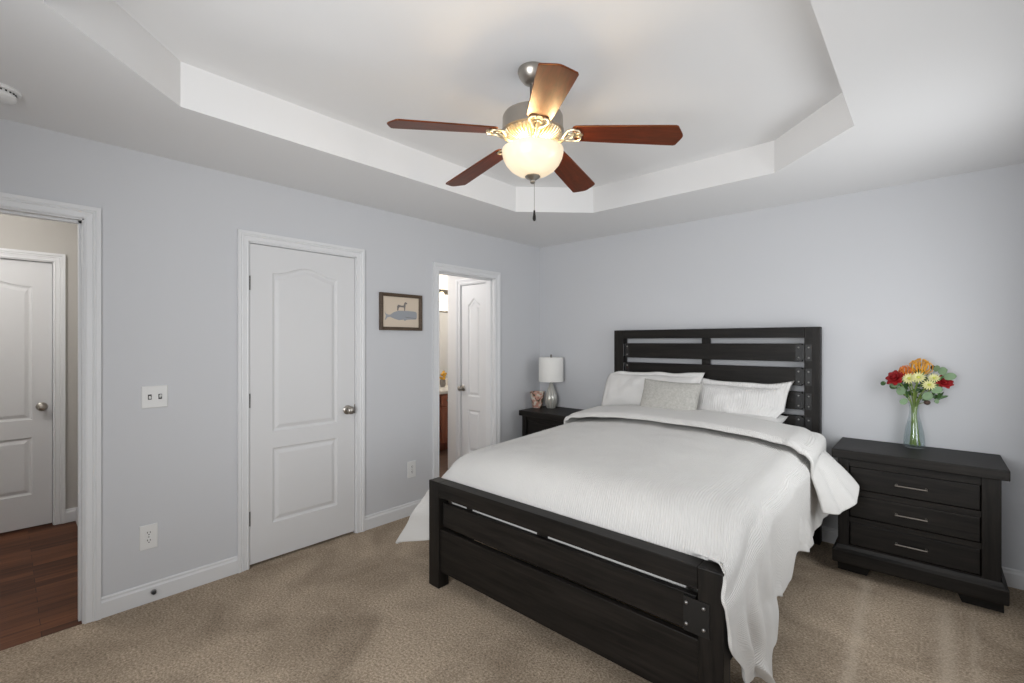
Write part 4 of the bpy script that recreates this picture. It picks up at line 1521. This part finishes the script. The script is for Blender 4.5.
flower('eucalyptus_sprig', 'silver green round leaves at lower right of the bouquet', 'foliage', (3.140, -0.200, 1.104),
       eucalyptus([L((3.113, -0.210, 1.087), 1, 0.10, 0.025, 0.062), L((3.153, -0.190, 1.122), 1, 0.25, 0.024, 0.056, (-0.2, -0.85, 0.5)), L((3.175, -0.190, 1.076), 0.2, -0.4, 0.012, 0.03)]), 0.002)
flower('eucalyptus_sprig', 'green round leaves at the upper right of the bouquet, above the right rose', 'foliage', (3.220, -0.120, 1.223),
       eucalyptus([L((3.185, -0.130, 1.231), 1, 0.30, 0.024, 0.052), L((3.207, -0.140, 1.205), 1, 0.0, 0.025, 0.062, (-0.3, -0.8, 0.5)), L((3.167, -0.120, 1.239), 0.8, 0.5, 0.018, 0.045, (-0.7, -0.7, 0.1))]), 0.002)
flower('bud_sprig', 'dark round bud hanging low right of the vase neck', 'foliage', (3.136, -0.190, 1.051),
       lambda t, tip, d: obj('bud', lathe(nb(), tip, [(0, -0.016), (0.012, -0.010), (0.0165, 0.0), (0.012, 0.011), (0, 0.016)], 16), 'bud', t, smooth=60), 0.0018)
flower('bud_sprig', 'sprig of small reddish buds at top right of the bouquet', 'foliage', (3.162, -0.100, 1.256),
       lambda t, tip, d: obj('bud', lathe(nb(), tip, [(0, -0.012), (0.010, -0.006), (0.013, 0.002), (0.009, 0.012), (0, 0.018)], 14), 'bud', t, smooth=60), 0.0018)
def greens(t, tip, d):
    b = nb()
    rnd = random.Random(4)
    for k in range(60):
        px = rnd.uniform(3.00, 3.19)
        pz = rnd.uniform(1.05, 1.19)
        a = rnd.uniform(-1, 1)
        leaf_bm(b, (px, rnd.uniform(-0.17, -0.07), pz), (a * 0.6 - 0.3, -0.8, rnd.uniform(0, 0.6)), (a, rnd.uniform(-0.4, 0.2), rnd.uniform(0.2, 0.9)), rnd.uniform(0.007, 0.012), rnd.uniform(0.04, 0.06), 0.1, 0.5)
    bmesh.ops.remove_doubles(b, verts=b.verts, dist=1e-5)
    obj('leaves', b, 'leaf', t, smooth=180, recalc=False)
flower('leafy_greens', 'mass of narrow dark green leaves filling the middle of the bouquet', 'foliage', (3.089, -0.100, 1.129), greens)

# ------------------------------------------------------------------ bathroom glimpsed past the door
van = thing('vanity_cabinet', 'reddish wood vanity cabinet seen through the bathroom doorway', 'cabinet', (-1.78, 0.1, 0))
b = nb()
box(b, -2.058, -1.515, -0.75, 0.95, 0.09, 0.745)
box(b, -2.058, -1.58, -0.75, 0.95, 0.0, 0.09)
obj('carcass', b, 'vanity', van)
for k, (ya, yb2) in enumerate(((-0.72, -0.18), (-0.15, 0.38), (0.41, 0.92))):
    dw = obj('drawer', box(nb(), -1.515, -1.497, ya, yb2, 0.590, 0.725), 'vanity', van, bevel=0.004)
    obj('knob', lathe(nb(), (-1.497, (ya + yb2) / 2 - 0.18, 0.66), [(0.006, 0), (0.006, 0.012), (0.014, 0.018), (0.012, 0.026), (0, 0.028)], 16, axis='x'), 'dnickel', dw, smooth=50)
    b = nb()
    box(b, -1.515, -1.497, ya, yb2, 0.115, 0.570)
    dd = obj('cabinet_door', b, 'vanity', van, bevel=0.004)
    obj('door_panel', box(nb(), -1.498, -1.491, ya + 0.07, yb2 - 0.07, 0.185, 0.50), 'vanity', dd, bevel=0.004)
b = nb()
box(b, -2.058, -1.475, -0.77, 0.97, 0.746, 0.785)
ct = tag(obj('countertop', b, 'marble', origin=(-1.77, 0.1, 0.746), bevel=0.005), 'pale stone countertop on the reddish bathroom vanity', 'countertop')
obj('backsplash', box(nb(), -2.059, -2.04, -0.77, 0.97, 0.785, 0.88), 'marble', ct)
mi = thing('wall_mirror', 'dark topped bathroom mirror above the vanity, seen through the doorway', 'mirror', (-2.06, 0.1, 0.92))
obj('mirror_glass', box(nb(), -2.0595, -2.052, -0.70, 0.92, 0.90, 1.840), 'mirror', mi)
b = nb()
box(b, -2.0595, -2.03, -0.72, 0.94, 1.840, 1.862)
obj('frame', b, 'dnickel', mi)
vl = thing('vanity_light', 'lit wall lamp with glass shades above the bathroom mirror', 'wall lamp', (-2.06, 0.15, 2.06))
obj('back_plate', box(nb(), -2.0595, -2.04, -0.35, 0.70, 2.10, 2.17), 'dnickel', vl, bevel=0.004)
for yy in (-0.22, 0.22, 0.56):
    ar = obj('arm', tube(nb(), [(-2.04, yy, 2.135), (-1.98, yy, 2.15), (-1.95, yy, 2.12)], 0.008, 8), 'dnickel', vl, smooth=60)
    obj('glass_shade', lathe(nb(), (-1.95, yy, 0), [(0.022, 2.12), (0.034, 2.10), (0.050, 2.05), (0.062, 1.99), (0.059, 1.99), (0.047, 2.05), (0.030, 2.098), (0.018, 2.116)], 28), 'bathglobe', ar, smooth=60)
bf = thing('bathroom_flowers', 'small yellow flowers in a pot on the bathroom counter', 'flowers', (-1.93, 0.225, 0.785))
obj('pot', lathe(nb(), (-1.93, 0.225, 0.785), [(0, 0), (0.030, 0), (0.042, 0.04), (0.040, 0.095), (0.030, 0.10), (0, 0.098)], 24), 'ink', bf, smooth=50)
b = nb()
rnd = random.Random(2)
for k in range(16):
    a = rnd.uniform(0, 2 * PI)
    r = rnd.uniform(0, 0.05)
    lathe(b, (-1.93 + r * math.cos(a), 0.225 + r * math.sin(a), 0.785 + rnd.uniform(0.11, 0.21)), [(0, -0.018), (0.016, -0.008), (0.020, 0.004), (0.012, 0.016), (0, 0.018)], 10)
obj('blooms', b, 'flame', bf, smooth=60)
